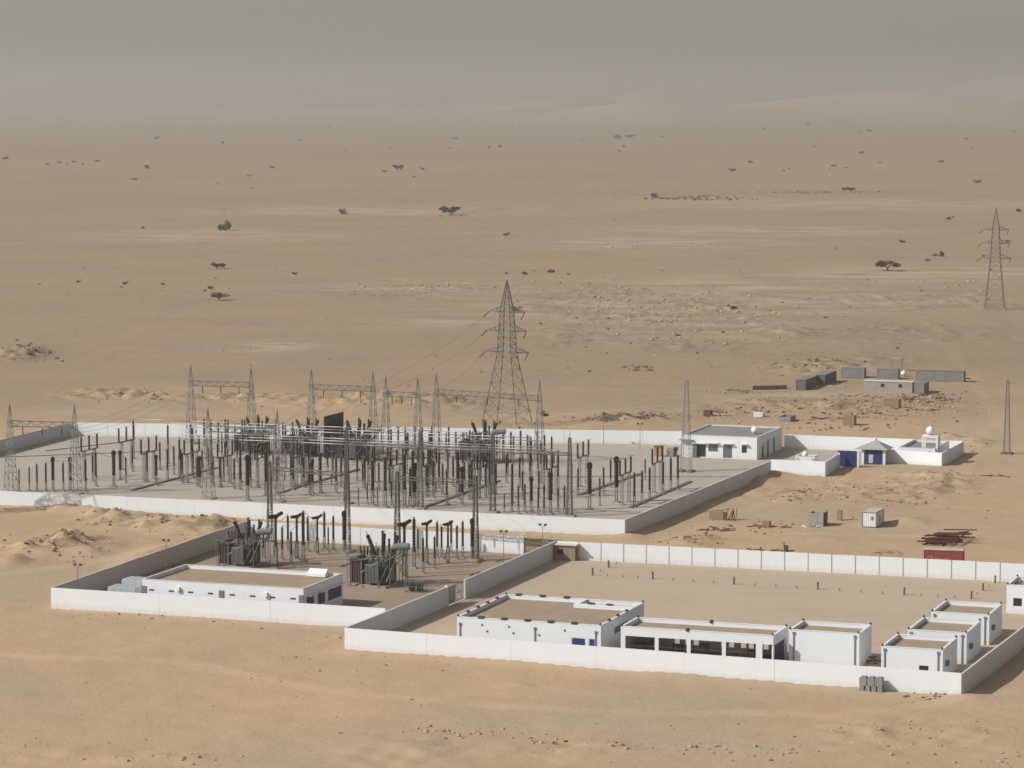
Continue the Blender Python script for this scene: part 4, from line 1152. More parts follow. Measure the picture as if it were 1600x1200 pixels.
# slack overhead conductors
def wire(label, a, b, sag, r=0.02, group='overhead conductors', n=10):
    a = Vector(a); b = Vector(b); d = b - a
    pts = [d * (k / n) - Vector((0, 0, sag * 4 * (k / n) * (1 - k / n))) for k in range(n + 1)]
    return tag(MB().tube(pts, r, 4).build('overhead_wire', M['wire'], None, loc=a), label, 'wire', group)
pc = Vector((pq.x, pq.y, 0)); pdx = Vector((math.cos(R(-24)), math.sin(R(-24)), 0))
for q, a, tx, k, nm in ((0.50, 5.2, 682, 0, 'lowest'), (0.645, 4.8, 603, 0, 'middle'), (0.775, 4.3, 583, 0, 'top')):
    wire('slack wire from the ' + nm + ' left arm of the large pylon down to the gantry', pc - pdx * (a + 1.0) + Vector((0, -0.8, 32.3 * q - 1.2)), GPOS[tx] + Vector((-1.5, 0, 12.6)), 1.2)
for i in range(3):
    k = (0.2, 0.5, 0.8)[i]
    wire('thin wire strung over the left bay, ' + ('left', 'middle', 'right')[i] + ' of three', GPOS[17].lerp(GPOS[118], k) + Vector((0, 0, 11)), GPOS[299].lerp(GPOS[393], k * 0.8 - 0.9) + Vector((0, 0, 9)), 1.5, group='wires over the left bay')
    wire('thin wire strung over the middle bays, ' + ('left', 'middle', 'right')[i] + ' of three', GPOS[326].lerp(GPOS[434], k) + Vector((0, 0, 11)), GPOS[487].lerp(GPOS[583], k) + Vector((0, 0, 11)), 2.0, group='wires over the middle bays')
    wire('thin wire from the dark gantry beams to the left breakers, ' + ('left', 'middle', 'right')[i] + ' of three', KP[542].lerp(KP[657], k) + Vector((0, 0, 10.5)), KP[422].lerp(KP[543], k) + Vector((0, 0, 12)), 1.0, group='wires between the two yards, left set')
    wire('thin wire from the dark gantry beams to the right breakers, ' + ('left', 'middle', 'right')[i] + ' of three', KP[657].lerp(KP[770], k) + Vector((0, 0, 10.5)), KP[621].lerp(KP[743], k) + Vector((0, 0, 12)), 1.0, group='wires between the two yards, right set')

# power transformers
def transformer(nm='power_transformer'):
    t = thing(nm, 'x', 'transformer')
    MB().box(-2.2, 2.4, -3.2, 2.9, -0.1, 0.35).build('plinth', M['concrete'], t)
    tk = MB().box(-0.9, 2.0, -2.1, 2.4, 0.55, 3.9).box(-1.0, 2.1, -2.2, 2.5, 3.9, 4.05)
    for x in (-0.5, 0.35, 1.2, 1.8): tk.box(x - 0.05, x + 0.05, -2.16, -2.1, 0.7, 3.8)
    for y in (-1.6, -0.8, 0, 0.8, 1.6): tk.box(2.0, 2.09, y - 0.06, y + 0.06, 0.7, 3.8)
    tk.box(-0.7, 1.8, -1.9, 2.2, 0.35, 0.55)
    tank = tk.build('tank', M['tank_green'], t)
    fin = MB().box(-0.05, 0.05, -0.45, 0.45, 0, 2.5).mesh('fin', M['tank_grey'])
    rad = MB().box(-1.15, 0.95, -3.05, -2.3, 3.45, 3.62).box(-1.15, 0.95, -3.05, -2.3, 0.78, 0.9).build('radiator', M['tank_grey'], t)
    for k in range(9): link('fin', fin, rad, (-1.0 + k * 0.24, -2.68, 0.92))
    cb_ = MB()
    for x in (-3.9, -2.1):
        for y in (-2.2, 1.4): cb_.bar((x, y, 0), (x, y, 4.2), 0.16)
    cb_.box(-4.0, -2.0, -2.3, 1.5, 3.95, 4.2).box(-4.0, -2.0, -2.3, 1.5, 0.5, 0.65)
    cool = cb_.build('cooler_frame', M['steel_dark'], t)
    fin2 = MB().box(-0.06, 0.06, -1.8, 1.7, 0, 3.2).mesh('cooler_fin', M['cooler_red'])
    for k in range(6): link('cooler_fin', fin2, cool, (-3.7 + k * 0.28, -0.3, 0.7))
    fanm = MB().lathe((0, 0, 0), (0, 0, 1), [(0.42, 0), (0.42, 0.4), (0.3, 0.45)], 10).mesh('fan', M['steel_dark'])
    for y in (-1.6, -0.4, 0.8): link('fan', fanm, cool, (-3.0, y, 4.2))
    cons = MB().lathe((2.1, 0.5, 6.0), (1, 0.3, 0.05), [(0.3, 0), (0.50, 0.10), (0.54, 0.25), (0.54, 2.5), (0.50, 2.65), (0.3, 2.75)], 14).build('conservator', M['tank_grey'], t)
    st_ = MB()
    for x, y in ((2.0, 0.1), (2.0, 1.1), (4.2, 0.7), (4.2, 1.6)): st_.bar((x, y, 3.4 if x < 3 else 0.0), (x, y, 5.5), 0.12)
    st_.bar((2.0, 0.1, 4.1), (4.2, 0.7, 5.4), 0.09).bar((2.1, 2.0, 3.0), (4.2, 1.6, 5.2), 0.12)
    st_.build('conservator_stand', M['tank_grey'], t)
    pp = MB()
    for y in (-1.2, -0.2, 0.9): pp.tube([(-2.0, y, 3.8), (-1.4, y, 4.5), (-0.8, y, 4.5), (-0.5, y, 4.1)], 0.11)
    pp.tube([(2.0, -1.8, 4.2), (3.3, -1.8, 5.0), (3.3, 0.2, 5.4)], 0.08); pp.tube([(-0.8, 2.2, 4.6), (2.0, 2.2, 4.6), (2.0, -1.9, 4.6)], 0.06)
    for x in (-0.8, 0.4, 2.0): pp.bar((x, -2.0, 4.05), (x, -2.0, 4.9), 0.06)
    pp.bar((-0.8, -2.0, 4.9), (2.0, -2.0, 4.9), 0.06)
    pp.build('pipework', M['tank_grey'], t)
    for x, tx, ty in ((-0.6, -0.42, 0.0), (0.5, 0.0, 0.1), (1.6, 0.34, 0.1)):
        ax = Vector((tx, ty, 1)).normalized()
        b_ = MB().lathe((x, 0.6, 4.05), ax, [(0.30, 0), (0.34, 0.5), (0.2, 0.55)], 10).build('turret', M['tank_green'], t)
        MB().lathe(Vector((x, 0.6, 4.05)) + ax * 0.55, ax, sheds(3.4, 0.25, 0.36), 10).build('bushing', M['insul'], b_)
        MB().bar(Vector((x, 0.6, 4.05)) + ax * 3.9, Vector((x, 0.6, 4.05)) + ax * 4.5, 0.14).build('terminal', M['steel'], b_)
    for x, y, hh in ((-0.5, -1.3, 2.0), (0.4, -1.3, 2.0), (1.2, -1.3, 2.0), (-0.2, 2.1, 4.2), (0.9, 2.1, 3.0), (1.9, 2.1, 4.0)):
        MB().lathe((x, y, 4.05), (0, 0, 1), sheds(hh, 0.13, 0.22), 8).build('bushing', M['insul'], t)
    MB().box(2.15, 2.55, -1.0, 0.2, 1.0, 2.6).build('control_box', M['tank_grey'], t)
    # service frame, cable trays and earthing rods that crowd round the tank
    sf_ = MB(); rr = random.Random(9)
    for x, y, hh in ((-1.5, -3.4, 4.6), (1.2, -3.4, 5.0), (2.9, -2.6, 5.4), (2.9, 2.6, 6.6), (-1.6, 2.9, 6.2), (-4.2, -2.6, 5.2), (-4.2, 1.8, 5.6), (3.4, 0.0, 5.8)): sf_.bar((x, y, 0), (x, y, hh), 0.10)
    for a, b in (((-1.5, -3.4, 4.4), (1.2, -3.4, 4.8)), ((1.2, -3.4, 4.7), (2.9, -2.6, 5.2)), ((2.9, -2.6, 5.2), (2.9, 2.6, 5.6)), ((-1.6, 2.9, 5.6), (2.9, 2.6, 6.0)), ((-4.2, -2.6, 4.9), (-4.2, 1.8, 5.2)), ((-4.2, -2.6, 4.9), (-1.5, -3.4, 4.4))): sf_.bar(a, b, 0.09)
    sf_.build('service_frame', M['steel'], t)
    cl_ = MB()
    for k in range(22):
        x, y = rr.uniform(-1.0, 2.2), rr.uniform(-2.2, 2.3); z = 4.05
        cl_.bar((x, y, z), (x + rr.uniform(-0.5, 0.5), y + rr.uniform(-0.6, 0.6), z + rr.uniform(0.4, 1.5)), rr.uniform(0.06, 0.16))
    cl_.build('fittings', M['steel_light'], t)
    tr_ = MB(); tr_.bar((-2.0, -2.6, 2.2), (1.2, -3.25, 4.2), 0.16).bar((2.2, -2.3, 1.0), (3.6, -0.4, 5.6), 0.16).bar((1.0, -3.2, 0.2), (2.6, -2.7, 3.6), 0.12).bar((2.4, 2.0, 3.9), (4.4, 1.2, 5.6), 0.18)
    tr_.build('cable_tray', M['steel_light'], t)
    for k in range(4): MB().lathe((-3.7 + k * 0.5, 1.9, 4.3), (0.1 * (k - 1.5), 0, 1), sheds(1.4, 0.09, 0.16), 6).build('small_bushing', M['insul'], t)
    return Proto(t)
TR = transformer()
for px, py, s, lab in ((382, 884, 0.88, 'grey green power transformer behind the long building, left of the pair'), (592, 914, 0.95, 'grey green power transformer with reddish cooler, right of the pair'),
                       (398, 708, 0.92, 'power transformer at the back of the large yard, leftmost of four'), (476, 712, 0.92, 'power transformer at the back of the large yard, left of the dark fire wall'), (556, 719, 1.0, 'dark green power transformer right of the dark fire wall'), (752, 722, 1.0, 'power transformer at the foot of the large pylon')):
    TR.place(flat(P(px, py)), ANG, lab, 'power transformers', s)
q = flat(P(507, 716))
fw = thing('fire_wall', 'tall dark fire wall between two transformers at the back of the large yard', 'wall', q, ANG)
fm = MB().box(-0.15, 0.15, 0, 2.36, 0, 2.06).mesh('panel', M['firewall'])
for i in range(4):
    for j in range(4): link('panel', fm, fw, (0, i * 2.4, j * 2.1))
pm = MB().box(-0.12, 0.12, -0.02, 0.02, 0, 8.3).mesh('joint', M['steel_dark'])
for i in range(1, 4): link('joint', pm, fw, (0, i * 2.4 - 0.02, 0))

# transformer yard: live-tank breakers with slanting heads, posts, lamps, caged reactor
def breaker():
    t = thing('circuit_breaker', 'x', 'breaker')
    support_mesh(3.2, 0.42, 0.1).build('support', M['steel_dark'], t)
    MB().box(-0.5, 0.5, -0.5, 0.5, -0.1, 0.15).build('footing', M['concrete'], t)
    MB().lathe((0, 0, 3.28), (0, 0, 1), sheds(4.1, 0.17, 0.25), 8).build('insulator', M['insul'], t)
    MB().box(-0.3, 0.3, -0.3, 0.3, 7.35, 7.9).build('gear_case', M['insul'], t)
    for s in (-1, 1):
        MB().lathe((0, s * 0.25, 7.65), (0, s, 0.10), sheds(2.1, 0.20, 0.29, 0.3), 8).build('chamber', M['insul'], t)
    MB().box(-0.45, 0.45, -0.75, -0.25, 0.8, 2.0).build('drive_box', M['steel'], t)
    return Proto(t)
BK = breaker()
for k, (px, py, top) in enumerate(((431, 888, 803), (464, 874, 804), (496, 866, 806), (632, 902, 815), (667, 882, 815), (700, 880, 816))):
    BK.place(flat(P(px, py)), ANG, 'dark circuit breaker with a slanting head, ' + ('left', 'middle', 'right')[k % 3] + ' of the ' + ('left' if k < 3 else 'right') + ' three', 'circuit breakers in the transformer yard', hpx(py, top) / 7.9)
put_row(PR_POST, ((441, 875, 821), (450, 861, 803), (455, 884, 828), (474, 877, 796), (481, 862, 806), (507, 858, 798), (513, 863, 822), (521, 860, 804), (412, 872, 824)), 'dark post insulator among the left breakers', 'post insulators by the left breakers')
put_row(PR_POST, ((647, 888, 806), (661, 896, 838), (679, 889, 836), (683, 872, 813), (690, 872, 820), (705, 865, 812), (714, 874, 819), (723, 872, 812), (653, 872, 824)), 'dark post insulator among the right breakers', 'post insulators by the right breakers')
for px, b, t, lab in ((538, 865, 797, 'thick dark instrument transformer beside the left gantry column of the transformer yard'), (738, 876, 809, 'thick dark instrument transformer beside the right gantry column of the transformer yard')):
    put(PR_CT, px, b, t, lab, 'instrument transformers of the transformer yard')
q = flat(P(650, 924))
cg = thing('caged_reactor', 'small dark coil inside a wire cage near the lattice gate', 'reactor', q, ANG)
m = MB()
for x in (-1.3, 1.3):
    for y in (-1.1, 1.1): m.bar((x, y, 0), (x, y, 1.6), 0.08)
for z in (0.1, 0.85, 1.6):
    for s in (-1.1, 1.1): m.bar((-1.3, s, z), (1.3, s, z), 0.06)
    for s in (-1.3, 1.3): m.bar((s, -1.1, z), (s, 1.1, z), 0.06)
m.build('cage_frame', M['steel'], cg)
m = MB()
for k in range(1, 10):
    for s in (-1.1, 1.1): m.bar((-1.3 + 0.26 * k, s, 0.1), (-1.3 + 0.26 * k, s, 1.6), 0.03)
m.build('cage_bars', M['steel'], cg)
for x in (-0.6, 0.6): MB().lathe((x, 0, 0.1), (0, 0, 1), [(0.45, 0), (0.5, 0.2), (0.5, 1.0), (0.3, 1.2)], 10).build('coil', M['insul'], cg)
def lamp():
    t = thing('lamp_post', 'x', 'lamp')
    MB().bar((0, 0, 0), (0, 0, 5.0), 0.14, 0.08, 6).build('pole', M['steel'], t)
    for s in (-1, 1):
        MB().bar((0, 0, 4.9), (s * 0.42, 0, 5.2), 0.05).build('arm', M['steel'], t)
        MB().box(s * 0.45 - 0.2, s * 0.45 + 0.2, -0.18, 0.12, 5.1, 5.45).build('lamp_head', M['steel_dark'], t)
    return Proto(t)
LM = lamp()
for px, py, lab in ((122, 939, 'twin headed lamp post in the front left corner of the transformer yard'), (260, 898, 'twin headed lamp post beside the shaded left wall of the transformer yard'), (848, 872, 'twin headed lamp post beside the tan gate'), (787, 883, 'twin headed lamp post at the right end of the transformer yard'),
                    (943, 696, 'thin lamp post against the far back wall of the switchyard'), (1000, 702, 'thin lamp post against the back wall near the control building'), (437, 938, 'twin headed lamp post at the corner of the long building')):
    if px != 437: LM.place(flat(P(px, py)), ANG, lab, 'lamp posts')
# small kiosks near the control building
q = flat(P(1029, 713))
k1 = thing('equipment_kiosk', 'small ochre kiosk between dark insulators near the control building', 'kiosk', q, ANG)
MB().box(-0.7, 0.7, -0.6, 0.6, 0.1, 1.9).build('cabinet', M['yellow'], k1); MB().box(-0.85, 0.85, -0.75, 0.75, 1.9, 2.1).build('roof', M['wood_dark'], k1)
MB().box(-0.02, 0.02, -0.63, -0.6, 0.2, 1.8).box(-0.5, 0.5, -0.63, -0.603, 1.0, 1.05).build('door_seam', M['wood_dark'], k1); MB().box(-0.8, 0.8, -0.7, 0.7, -0.05, 0.1).build('base', M['concrete'], k1)
q = flat(P(1049, 713))
k2 = thing('equipment_kiosk', 'grey equipment cabinet with a dark red drum near the control building', 'kiosk', q, ANG)
MB().box(-0.8, 0.6, -0.5, 0.5, 0.1, 1.7).build('cabinet', M['steel_light'], k2); MB().lathe((0.8, 0, 1.5), (0, 1, 0), [(0.4, 0), (0.42, 0.1), (0.42, 0.7), (0.4, 0.8)], 12).build('drum', M['rust'], k2); MB().box(0.62, 1.0, -0.1, 0.9, 0, 1.1).build('stand', M['steel'], k2)
# cable trenches and kerbs in the yard
def strip(name, label, a, b, w, hgt, mat, cat):
    a = flat(a); b = flat(b); d = b - a
    r = thing(name, label, cat, a, math.atan2(d.y, d.x))
    n = max(1, int(d.length / 2.4)); s = d.length / n
    me_ = MB().box(0.02, s - 0.02, -w / 2, w / 2, 0.0, hgt).mesh('cover_slab', M[mat])
    for i in range(n): link('cover_slab', me_, r, (i * s, 0, random.uniform(-0.01, 0.01)))
    return r
for k, (a, b, lab) in enumerate((((205, 767), (340, 731), 'dark cable trench in the left bay of the switchyard'), ((432, 772), (560, 734), 'dark cable trench in the middle of the switchyard'), ((905, 774), (1000, 741), 'dark cable trench in the right bay of the switchyard'), ((985, 794), (1079, 753), 'dark cable trench beside the side wall'), ((655, 796), (780, 752), 'dark cable trench between the dark gantry columns'))):
    strip('cable_trench', lab, P(*a), P(*b), 0.7, 0.22, 'concrete_dark', 'trench')
for a, b, lab in (((0, 715), (230, 706), 'pale concrete kerb across the left of the switchyard'), ((560, 752), (1010, 770), 'pale concrete kerb across the right of the switchyard'), ((720, 745), (1170, 745), 'pale concrete kerb leading towards the control building'), ((70, 705), (200, 690), 'pale concrete kerb in the far left corner of the switchyard')):
    strip('kerb', lab, P(*a), P(*b), 0.35, 0.16, 'concrete', 'kerb')
# stakes and pegs in the empty part of the right compound
sk = thing('marker_stake', 'x', 'stake'); MB().box(-0.11, 0.11, -0.11, 0.11, -0.2, 1.05).build('shaft', M['steel_dark'], sk); MB().box(-0.13, 0.13, -0.13, 0.13, 1.05, 1.12).build('cap', M['rust'], sk)
SK = Proto(sk)
for k, (px, py) in enumerate(((926, 899), (951, 887), (976, 876), (1020, 905), (1147, 913), (1278, 921), (1413, 930), (1518, 936), (1536, 923), (1555, 911))):
    SK.place(flat(P(px, py)), ANG, 'short dark marker stake in the right compound, ' + ORD[k] + ' from the left', 'marker stakes')
pg = thing('ground_peg', 'x', 'peg'); MB().bar((0, 0, -0.1), (0, 0, 0.4), 0.09).build('shaft', M['steel_dark'], pg); MB().box(-0.15, 0.15, -0.15, 0.15, -0.02, 0.06).build('base', M['concrete'], pg)
PG = Proto(pg)
PEGS = []
for a, b in (((1020, 905), (1147, 913)), ((1147, 913), (1278, 921)), ((1278, 921), (1413, 930)), ((1413, 930), (1518, 936)), ((926, 899), (1020, 905))):
    p0, p1 = P(*a), P(*b)
    for k in (0.25, 0.5, 0.75): PEGS.append(p0.lerp(p1, k))
for a, b in (((1518, 936), (1536, 923)), ((1536, 923), (1555, 911)), ((926, 899), (951, 887)), ((951, 887), (976, 876))):
    PEGS.append(P(*a).lerp(P(*b), 0.5))

for k, q in enumerate(sorted(PEGS, key=lambda v: v.x / v.y)):
    PG.place(flat(q), ANG, 'tiny ground peg between the marker stakes, ' + (ORD[k] + ' from the left' if k < 10 else ORD[len(PEGS) - 1 - k] + ' from the right'), 'ground pegs')

tops = sorted([(o_.location.x, o_.location.y, o_.name) for o_ in list(bpy.data.objects) if o_.parent is None and o_.name.startswith(('post_insulator', 'instrument_transformer', 'surge_arrester'))])
TOPH = {'post': 6.38, 'inst': 6.23, 'surg': 5.38}
done = 0
for i, (x, y, nm) in enumerate(tops):
    best = None
    for x2, y2, n2 in tops:
        dv = Vector((x2 - x, y2 - y, 0))
        if n2 == nm or dv.length < 2.5 or dv.length > 11: continue
        if abs(dv.normalized().dot(E2)) > 0.86 and dv.y > 0 and (best is None or dv.length < best[0]): best = (dv.length, x2, y2, n2)
    if best and done < 90:
        a = Vector((x, y, TOPH[nm[:4]] * bpy.data.objects[nm].scale.z)); b = Vector((best[1], best[2], TOPH[best[3][:4]] * bpy.data.objects[best[3]].scale.z))
        tag(wire('x', a, b, 0.5, 0.028, n=5), 'short drooping jumper wire between two insulator tops', 'wire', 'jumper wires between insulators'); done += 1
# ------------------------------------------------------------------ containers, cabins and stored material
def corrugated(L, H, mat, name, wave=0.035, pitch=0.28):
    n = max(4, int(L / pitch)); m = MB(); vs = []
    for k in range(n * 4 + 1):
        x = L * k / (n * 4); y = (0, wave, wave, 0)[k % 4]
        vs += [(x, y, 0), (x, y, H)]
    m.add(vs, [(2 * k, 2 * k + 2, 2 * k + 3, 2 * k + 1) for k in range(n * 4)])
    return m.mesh(name, mat)
def container(name, label, loc, rz, L, mat, H=2.6, W=2.44, roof=None, cat='container', group=None, frame=None):
    t = thing(name, label, cat, loc, rz, group)
    fm = M[frame or mat]
    fr = MB(); e = 0.12
    for x in (0, L - e):
        for y in (0, W - e): fr.box(x, x + e, y, y + e, 0.05, H)
    for y in (0, W - e): fr.box(e, L - e, y, y + e, H - e, H - 0.003); fr.box(e, L - e, y, y + e, 0.05, 0.05 + e)
    for x in (0, L - e): fr.box(x, x + e, e, W - e, H - e, H - 0.003); fr.box(x, x + e, e, W - e, 0.05, 0.05 + e)
    fr.build('frame', fm, t)
    sm = corrugated(L - 2 * e, H - 0.05 - 2 * e, M[mat], 'side_panel')
    link('side_panel', sm, t, (e, 0.03, 0.05 + e)); link('side_panel', sm, t, (L - e, W - 0.03, 0.05 + e), math.pi)
    em = corrugated(W - 2 * e, H - 0.05 - 2 * e, M[mat], 'end_panel')
    link('end_panel', em, t, (0.03, W - e, 0.05 + e), -math.pi / 2)
    for k in range(2):
        d = MB().box(L - 0.09, L - 0.03, e + k * (W / 2 - e), e + (k + 1) * (W / 2 - e) - 0.02, 0.2, H - e - 0.02).build('door', M[mat], t)
        MB().bar((L - 0.01, e + k * (W / 2 - e) + 0.35, 0.25), (L - 0.01, e + k * (W / 2 - e) + 0.35, H - 0.2), 0.05).build('lock_rod', M['steel'], d)
    MB().box(0.02, L - 0.02, 0.02, W - 0.02, H - 0.04, H + 0.015).build('roof', M[roof or mat], t)
    MB().box(0.05, L - 0.05, 0.05, W - 0.05, 0.02, 0.16).build('floor', M['wood_dark'], t)
    return t
Z90 = ANG + math.pi / 2
container('shipping_container', 'dark grey shipping container, nearer of two laid end to end on the plain', G(1258.5, 610), Z90, 12.2, 'cont_dark', roof='cont_grey')
container('shipping_container', 'dark grey shipping container, farther of two laid end to end on the plain', G(1289, 602), Z90, 12.2, 'cont_dark', roof='cont_grey')
container('shipping_container', 'short grey container turned towards the camera behind the dark pair', G(1314, 590), ANG, 6.06, 'cont_grey')
container('shipping_container', 'short grey container beside a white ball tank on the plain', G(1370, 592), ANG, 5.4, 'cont_grey')
container('shipping_container', 'long grey container farthest right on the plain', G(1431, 595), ANG, 12.2, 'cont_grey', roof='cont_dark')
ball_tank('small white ball tank among the grey containers', G(1412, 588), 0.7)
q = G(1392, 580)
sf = thing('sheet_shelter', 'thin open shelter standing behind the short grey container', 'shelter', q, ANG); m = MB()
for x in (0, 2.6):
    for y in (0, 2.0): m.bar((x, y, 0), (x, y, 3.4), 0.1)
m.build('posts', M['steel'], sf); MB().box(-0.1, 2.7, -0.1, 2.1, 3.4, 3.5).build('top_sheet', M['concrete'], sf)
q = G(1350, 611)
pb = thing('prefab_cabin', 'long grey prefabricated cabin with two dark windows on the plain', 'cabin', q, ANG)
hol = [[4.2, 5.1, 1.1, 2.0], [8.6, 9.5, 1.1, 2.0]]
m = MB(); wall_mesh(m, 12.0, 2.5, 0.1, hol, lambda x, y, z: (x, y, z)); m.build('wall', M['concrete'], pb)
MB().box(0, 12, 2.9, 3.0, 0, 2.5).build('wall', M['concrete'], pb)
for x in (0, 11.9): MB().box(x, x + 0.1, 0.1, 2.9, 0, 2.5).build('wall', M['cont_grey'], pb)
for a in hol: MB().box(a[0], a[1], 0.05, 0.08, a[2], a[3]).build('window', M['glass'], pb)
MB().box(-0.15, 12.15, -0.15, 3.15, 2.5, 2.62).build('roof', M['coping'], pb)
container('shipping_container', 'short grey container standing end on beside the prefabricated cabin', G(1443.5, 616), Z90, 6.06, 'cont_grey')
# white office container and the red one behind the compound
wc_ = container('office_container', 'white office container with dark edges standing alone on the sand', G(1369, 825), Z90, 6.06, 'cont_white', roof='cont_top', frame='shutter')
MB().box(2.2, 3.0, -0.02, 0.02, 0.9, 1.9).build('window', M['glass'], wc_)
MB().box(-0.015, 0.025, 0.5, 0.9, 1.3, 1.9).build('sign_plate', M['pipe'], wc_)
rc_ = container('shipping_container', 'red shipping container with faded white lettering behind the compound wall', G(1443, 885), R(-13), 6.06, 'cont_red', roof='cont_top')
rm = MB(); n = 18
vs = []
for k in range(n):
    a = 2 * math.pi * k / n
    for r in (0.30, 0.46): vs.append((0.98 + r * math.cos(a), 0, 1.25 + r * math.sin(a)))
rm.add([(x, -0.012, z) for x, _, z in vs], [(2 * k, 2 * k + 1, (2 * k + 3) % (2 * n), (2 * k + 2) % (2 * n)) for k in range(n)])
rm.build('emblem', M['mark_white'], rc_)
m = MB()
for k, (x, hh, cr) in enumerate(((1.75, 0.62, 1), (2.15, 0.42, 0), (2.5, 0.42, 1), (2.85, 0.40, 0), (3.2, 0.42, 1), (3.6, 0.58, 0), (3.95, 0.42, 1))):
    m.box(x, x + 0.09, -0.02, -0.008, 0.95, 0.95 + hh)
    m.box(x + 0.09, x + 0.26, -0.02, -0.008, 0.95 + hh - 0.12, 0.95 + hh - 0.02)
    if cr: m.box(x + 0.2, x + 0.28, -0.019, -0.009, 0.95, 0.95 + hh - 0.12)
m.build('lettering', M['mark_white'], rc_)

def crate(label, px, py, w, d, h, mat='wood', name='wooden_crate', rz=ANG, cat='crate'):
    t = thing(name, label, cat, G(px, py), rz)
    MB().box(0.03, w - 0.03, 0.03, d - 0.03, 0, h - 0.03).build('body', M[mat], t)
    n = max(2, int(w / 0.55)); s = w / n
    sm = MB().box(0.02, s - 0.03, -0.03, 0.028, 0, h).mesh('slat', M[mat])
    for k in range(n): link('slat', sm, t, (k * s, 0, random.uniform(-0.03, 0.03)))
    n2 = max(2, int(d / 0.55)); s2 = d / n2
    sm2 = MB().box(-0.028, 0.03, 0.02, s2 - 0.03, 0, h).mesh('slat', M[mat])
    for k in range(n2): link('slat', sm2, t, (w, k * s2, random.uniform(-0.03, 0.03)))
    MB().box(-0.04, w + 0.05, -0.04, d + 0.04, h - 0.02, h + 0.06).build('lid', M[mat], t)
    return t
crate('tall tan wooden crate nearest the entrance court', 1317, 664, 2.5, 2.2, 2.1)
crate('wide tan wooden crate in front of the prefabricated cabin', 1380, 637, 3.6, 2.4, 2.0)
crate('brown wooden crate behind the lattice mast and control building', 1099, 650, 1.7, 1.6, 1.2, 'wood_dark')
crate('small tan box beside scattered pipes right of the broken shed', 1190, 824, 1.3, 1.2, 1.0, 'wood')
crate('pale box lying among rubbish left of the low grey bin', 1177, 651, 2.2, 1.6, 0.9, 'cont_white', 'pale_box', cat='box')
q = G(1217, 659)
lbx = thing('open_bin', 'low open grey bin on the sand behind the entrance court', 'bin', q, ANG)
for a in ((0, 2.6, 0, 0.1), (0, 2.6, 4.9, 5.0), (0, 0.1, 0.1, 4.9), (2.5, 2.6, 0.1, 4.9)): MB().box(*a, 0, 1.15).build('side', M['block'], lbx)
MB().box(0.1, 2.5, 0.1, 4.9, 0.02, 0.5).build('fill', M['stone_dark'], lbx)
q = G(1263, 822)
rs = thing('ruined_shed', 'grey ruined shed with its dark open end on the sand', 'shed', q, ANG)
for k in range(5): MB().box(k * 0.52, k * 0.52 + 0.5, random.uniform(-0.04, 0.02), 0.1, 0, 2.3 - random.uniform(0, 0.25)).build('sheet', M['concrete'], rs)
MB().box(0, 2.6, 2.9, 3.0, 0, 2.2).build('back_wall', M['concrete'], rs); MB().box(0, 0.1, 0.1, 2.9, 0, 2.2).build('side_wall', M['concrete'], rs); MB().box(2.5, 2.6, 0.12, 2.88, 0, 2.3).build('side_wall', M['wood_dark'], rs)
MB().box(0.1, 2.3, 0.4, 2.8, 1.8, 1.9).build('roof_sheet', M['concrete'], rs)
q = G(1312, 813)
ps = thing('masonry_pillar', 'short lone tan pillar right of the ruined shed', 'pillar', q, ANG)
for k in range(4): MB().box(-0.4 + 0.02 * (k % 2), 0.4, -0.35, 0.35, k * 0.45 + 0.005, k * 0.45 + 0.44).build('course', M['wood'], ps)
q = G(1108, 812)
b2 = thing('broken_shed', 'collapsed shed with pale front and dark timber end near the side wall', 'shed', q, ANG)
for k in range(5): MB().box(k * 0.62, k * 0.62 + 0.6, 0, 0.1, 0, 1.5 + 0.2 * (k % 2)).build('board', M['wood'] if k < 4 else M['wood_dark'], b2)
for k in range(7):
    x = 3.0 + 0.28 * k; MB().bar((x, 0.3 * (k % 3), 0), (x + 0.5 * math.sin(k), 1.5, 1.7 + 0.3 * math.cos(k * 2)), 0.14).build('timber', M['wood_dark'], b2)
MB().bar((-3.0, 0.5, 0.9), (3.2, 1.2, 1.8), 0.12).build('timber', M['wood_dark'], b2)
q = G(1216, 862)
pk = thing('leaning_slab', 'pinkish slab standing upright behind the compound wall', 'slab', q, ANG)
m = MB(); m.add([(0, 0, 0), (0.9, 0.1, 0), (0.9, 1.4, 0), (0, 1.3, 0), (0.15, 0.25, 1.75), (0.75, 0.3, 1.45), (0.75, 1.1, 1.3), (0.15, 1.1, 1.6)], [(0, 3, 2, 1), (4, 5, 6, 7), (0, 1, 5, 4), (1, 2, 6, 5), (2, 3, 7, 6), (3, 0, 4, 7)]); m.build('slab', M['pinkrock'], pk)
MB().box(0.9, 1.3, 0.2, 1.3, 0, 0.9).build('prop', M['wood_dark'], pk)
def pile(name, label, px, py, wx, wy, hh, n, mats, cat='scrap', L=(0.8, 2.6), th=(0.08, 0.2), seed=1, part='plank'):
    rnd = random.Random(seed)
    t = thing(name, label, cat, G(px, py), ANG)
    for k in range(n):
        a = rnd.uniform(0, math.pi); l = rnd.uniform(*L); w = rnd.uniform(*th)
        x, y, z = rnd.uniform(-wx, wx), rnd.uniform(-wy, wy), rnd.uniform(0.0, hh)
        z *= max(0.1, 1 - (abs(x) / wx) ** 1.5)
        dz = rnd.uniform(-0.15, 0.3) * l
        p = Vector((x - math.cos(a) * l / 2, y - math.sin(a) * l / 2, max(0.05, z - dz / 2))); q = Vector((x + math.cos(a) * l / 2, y + math.sin(a) * l / 2, max(0.05, z + dz / 2)))
        MB().bar(p, q, w).build(part, M[mats[k % len(mats)]], t)
    return t
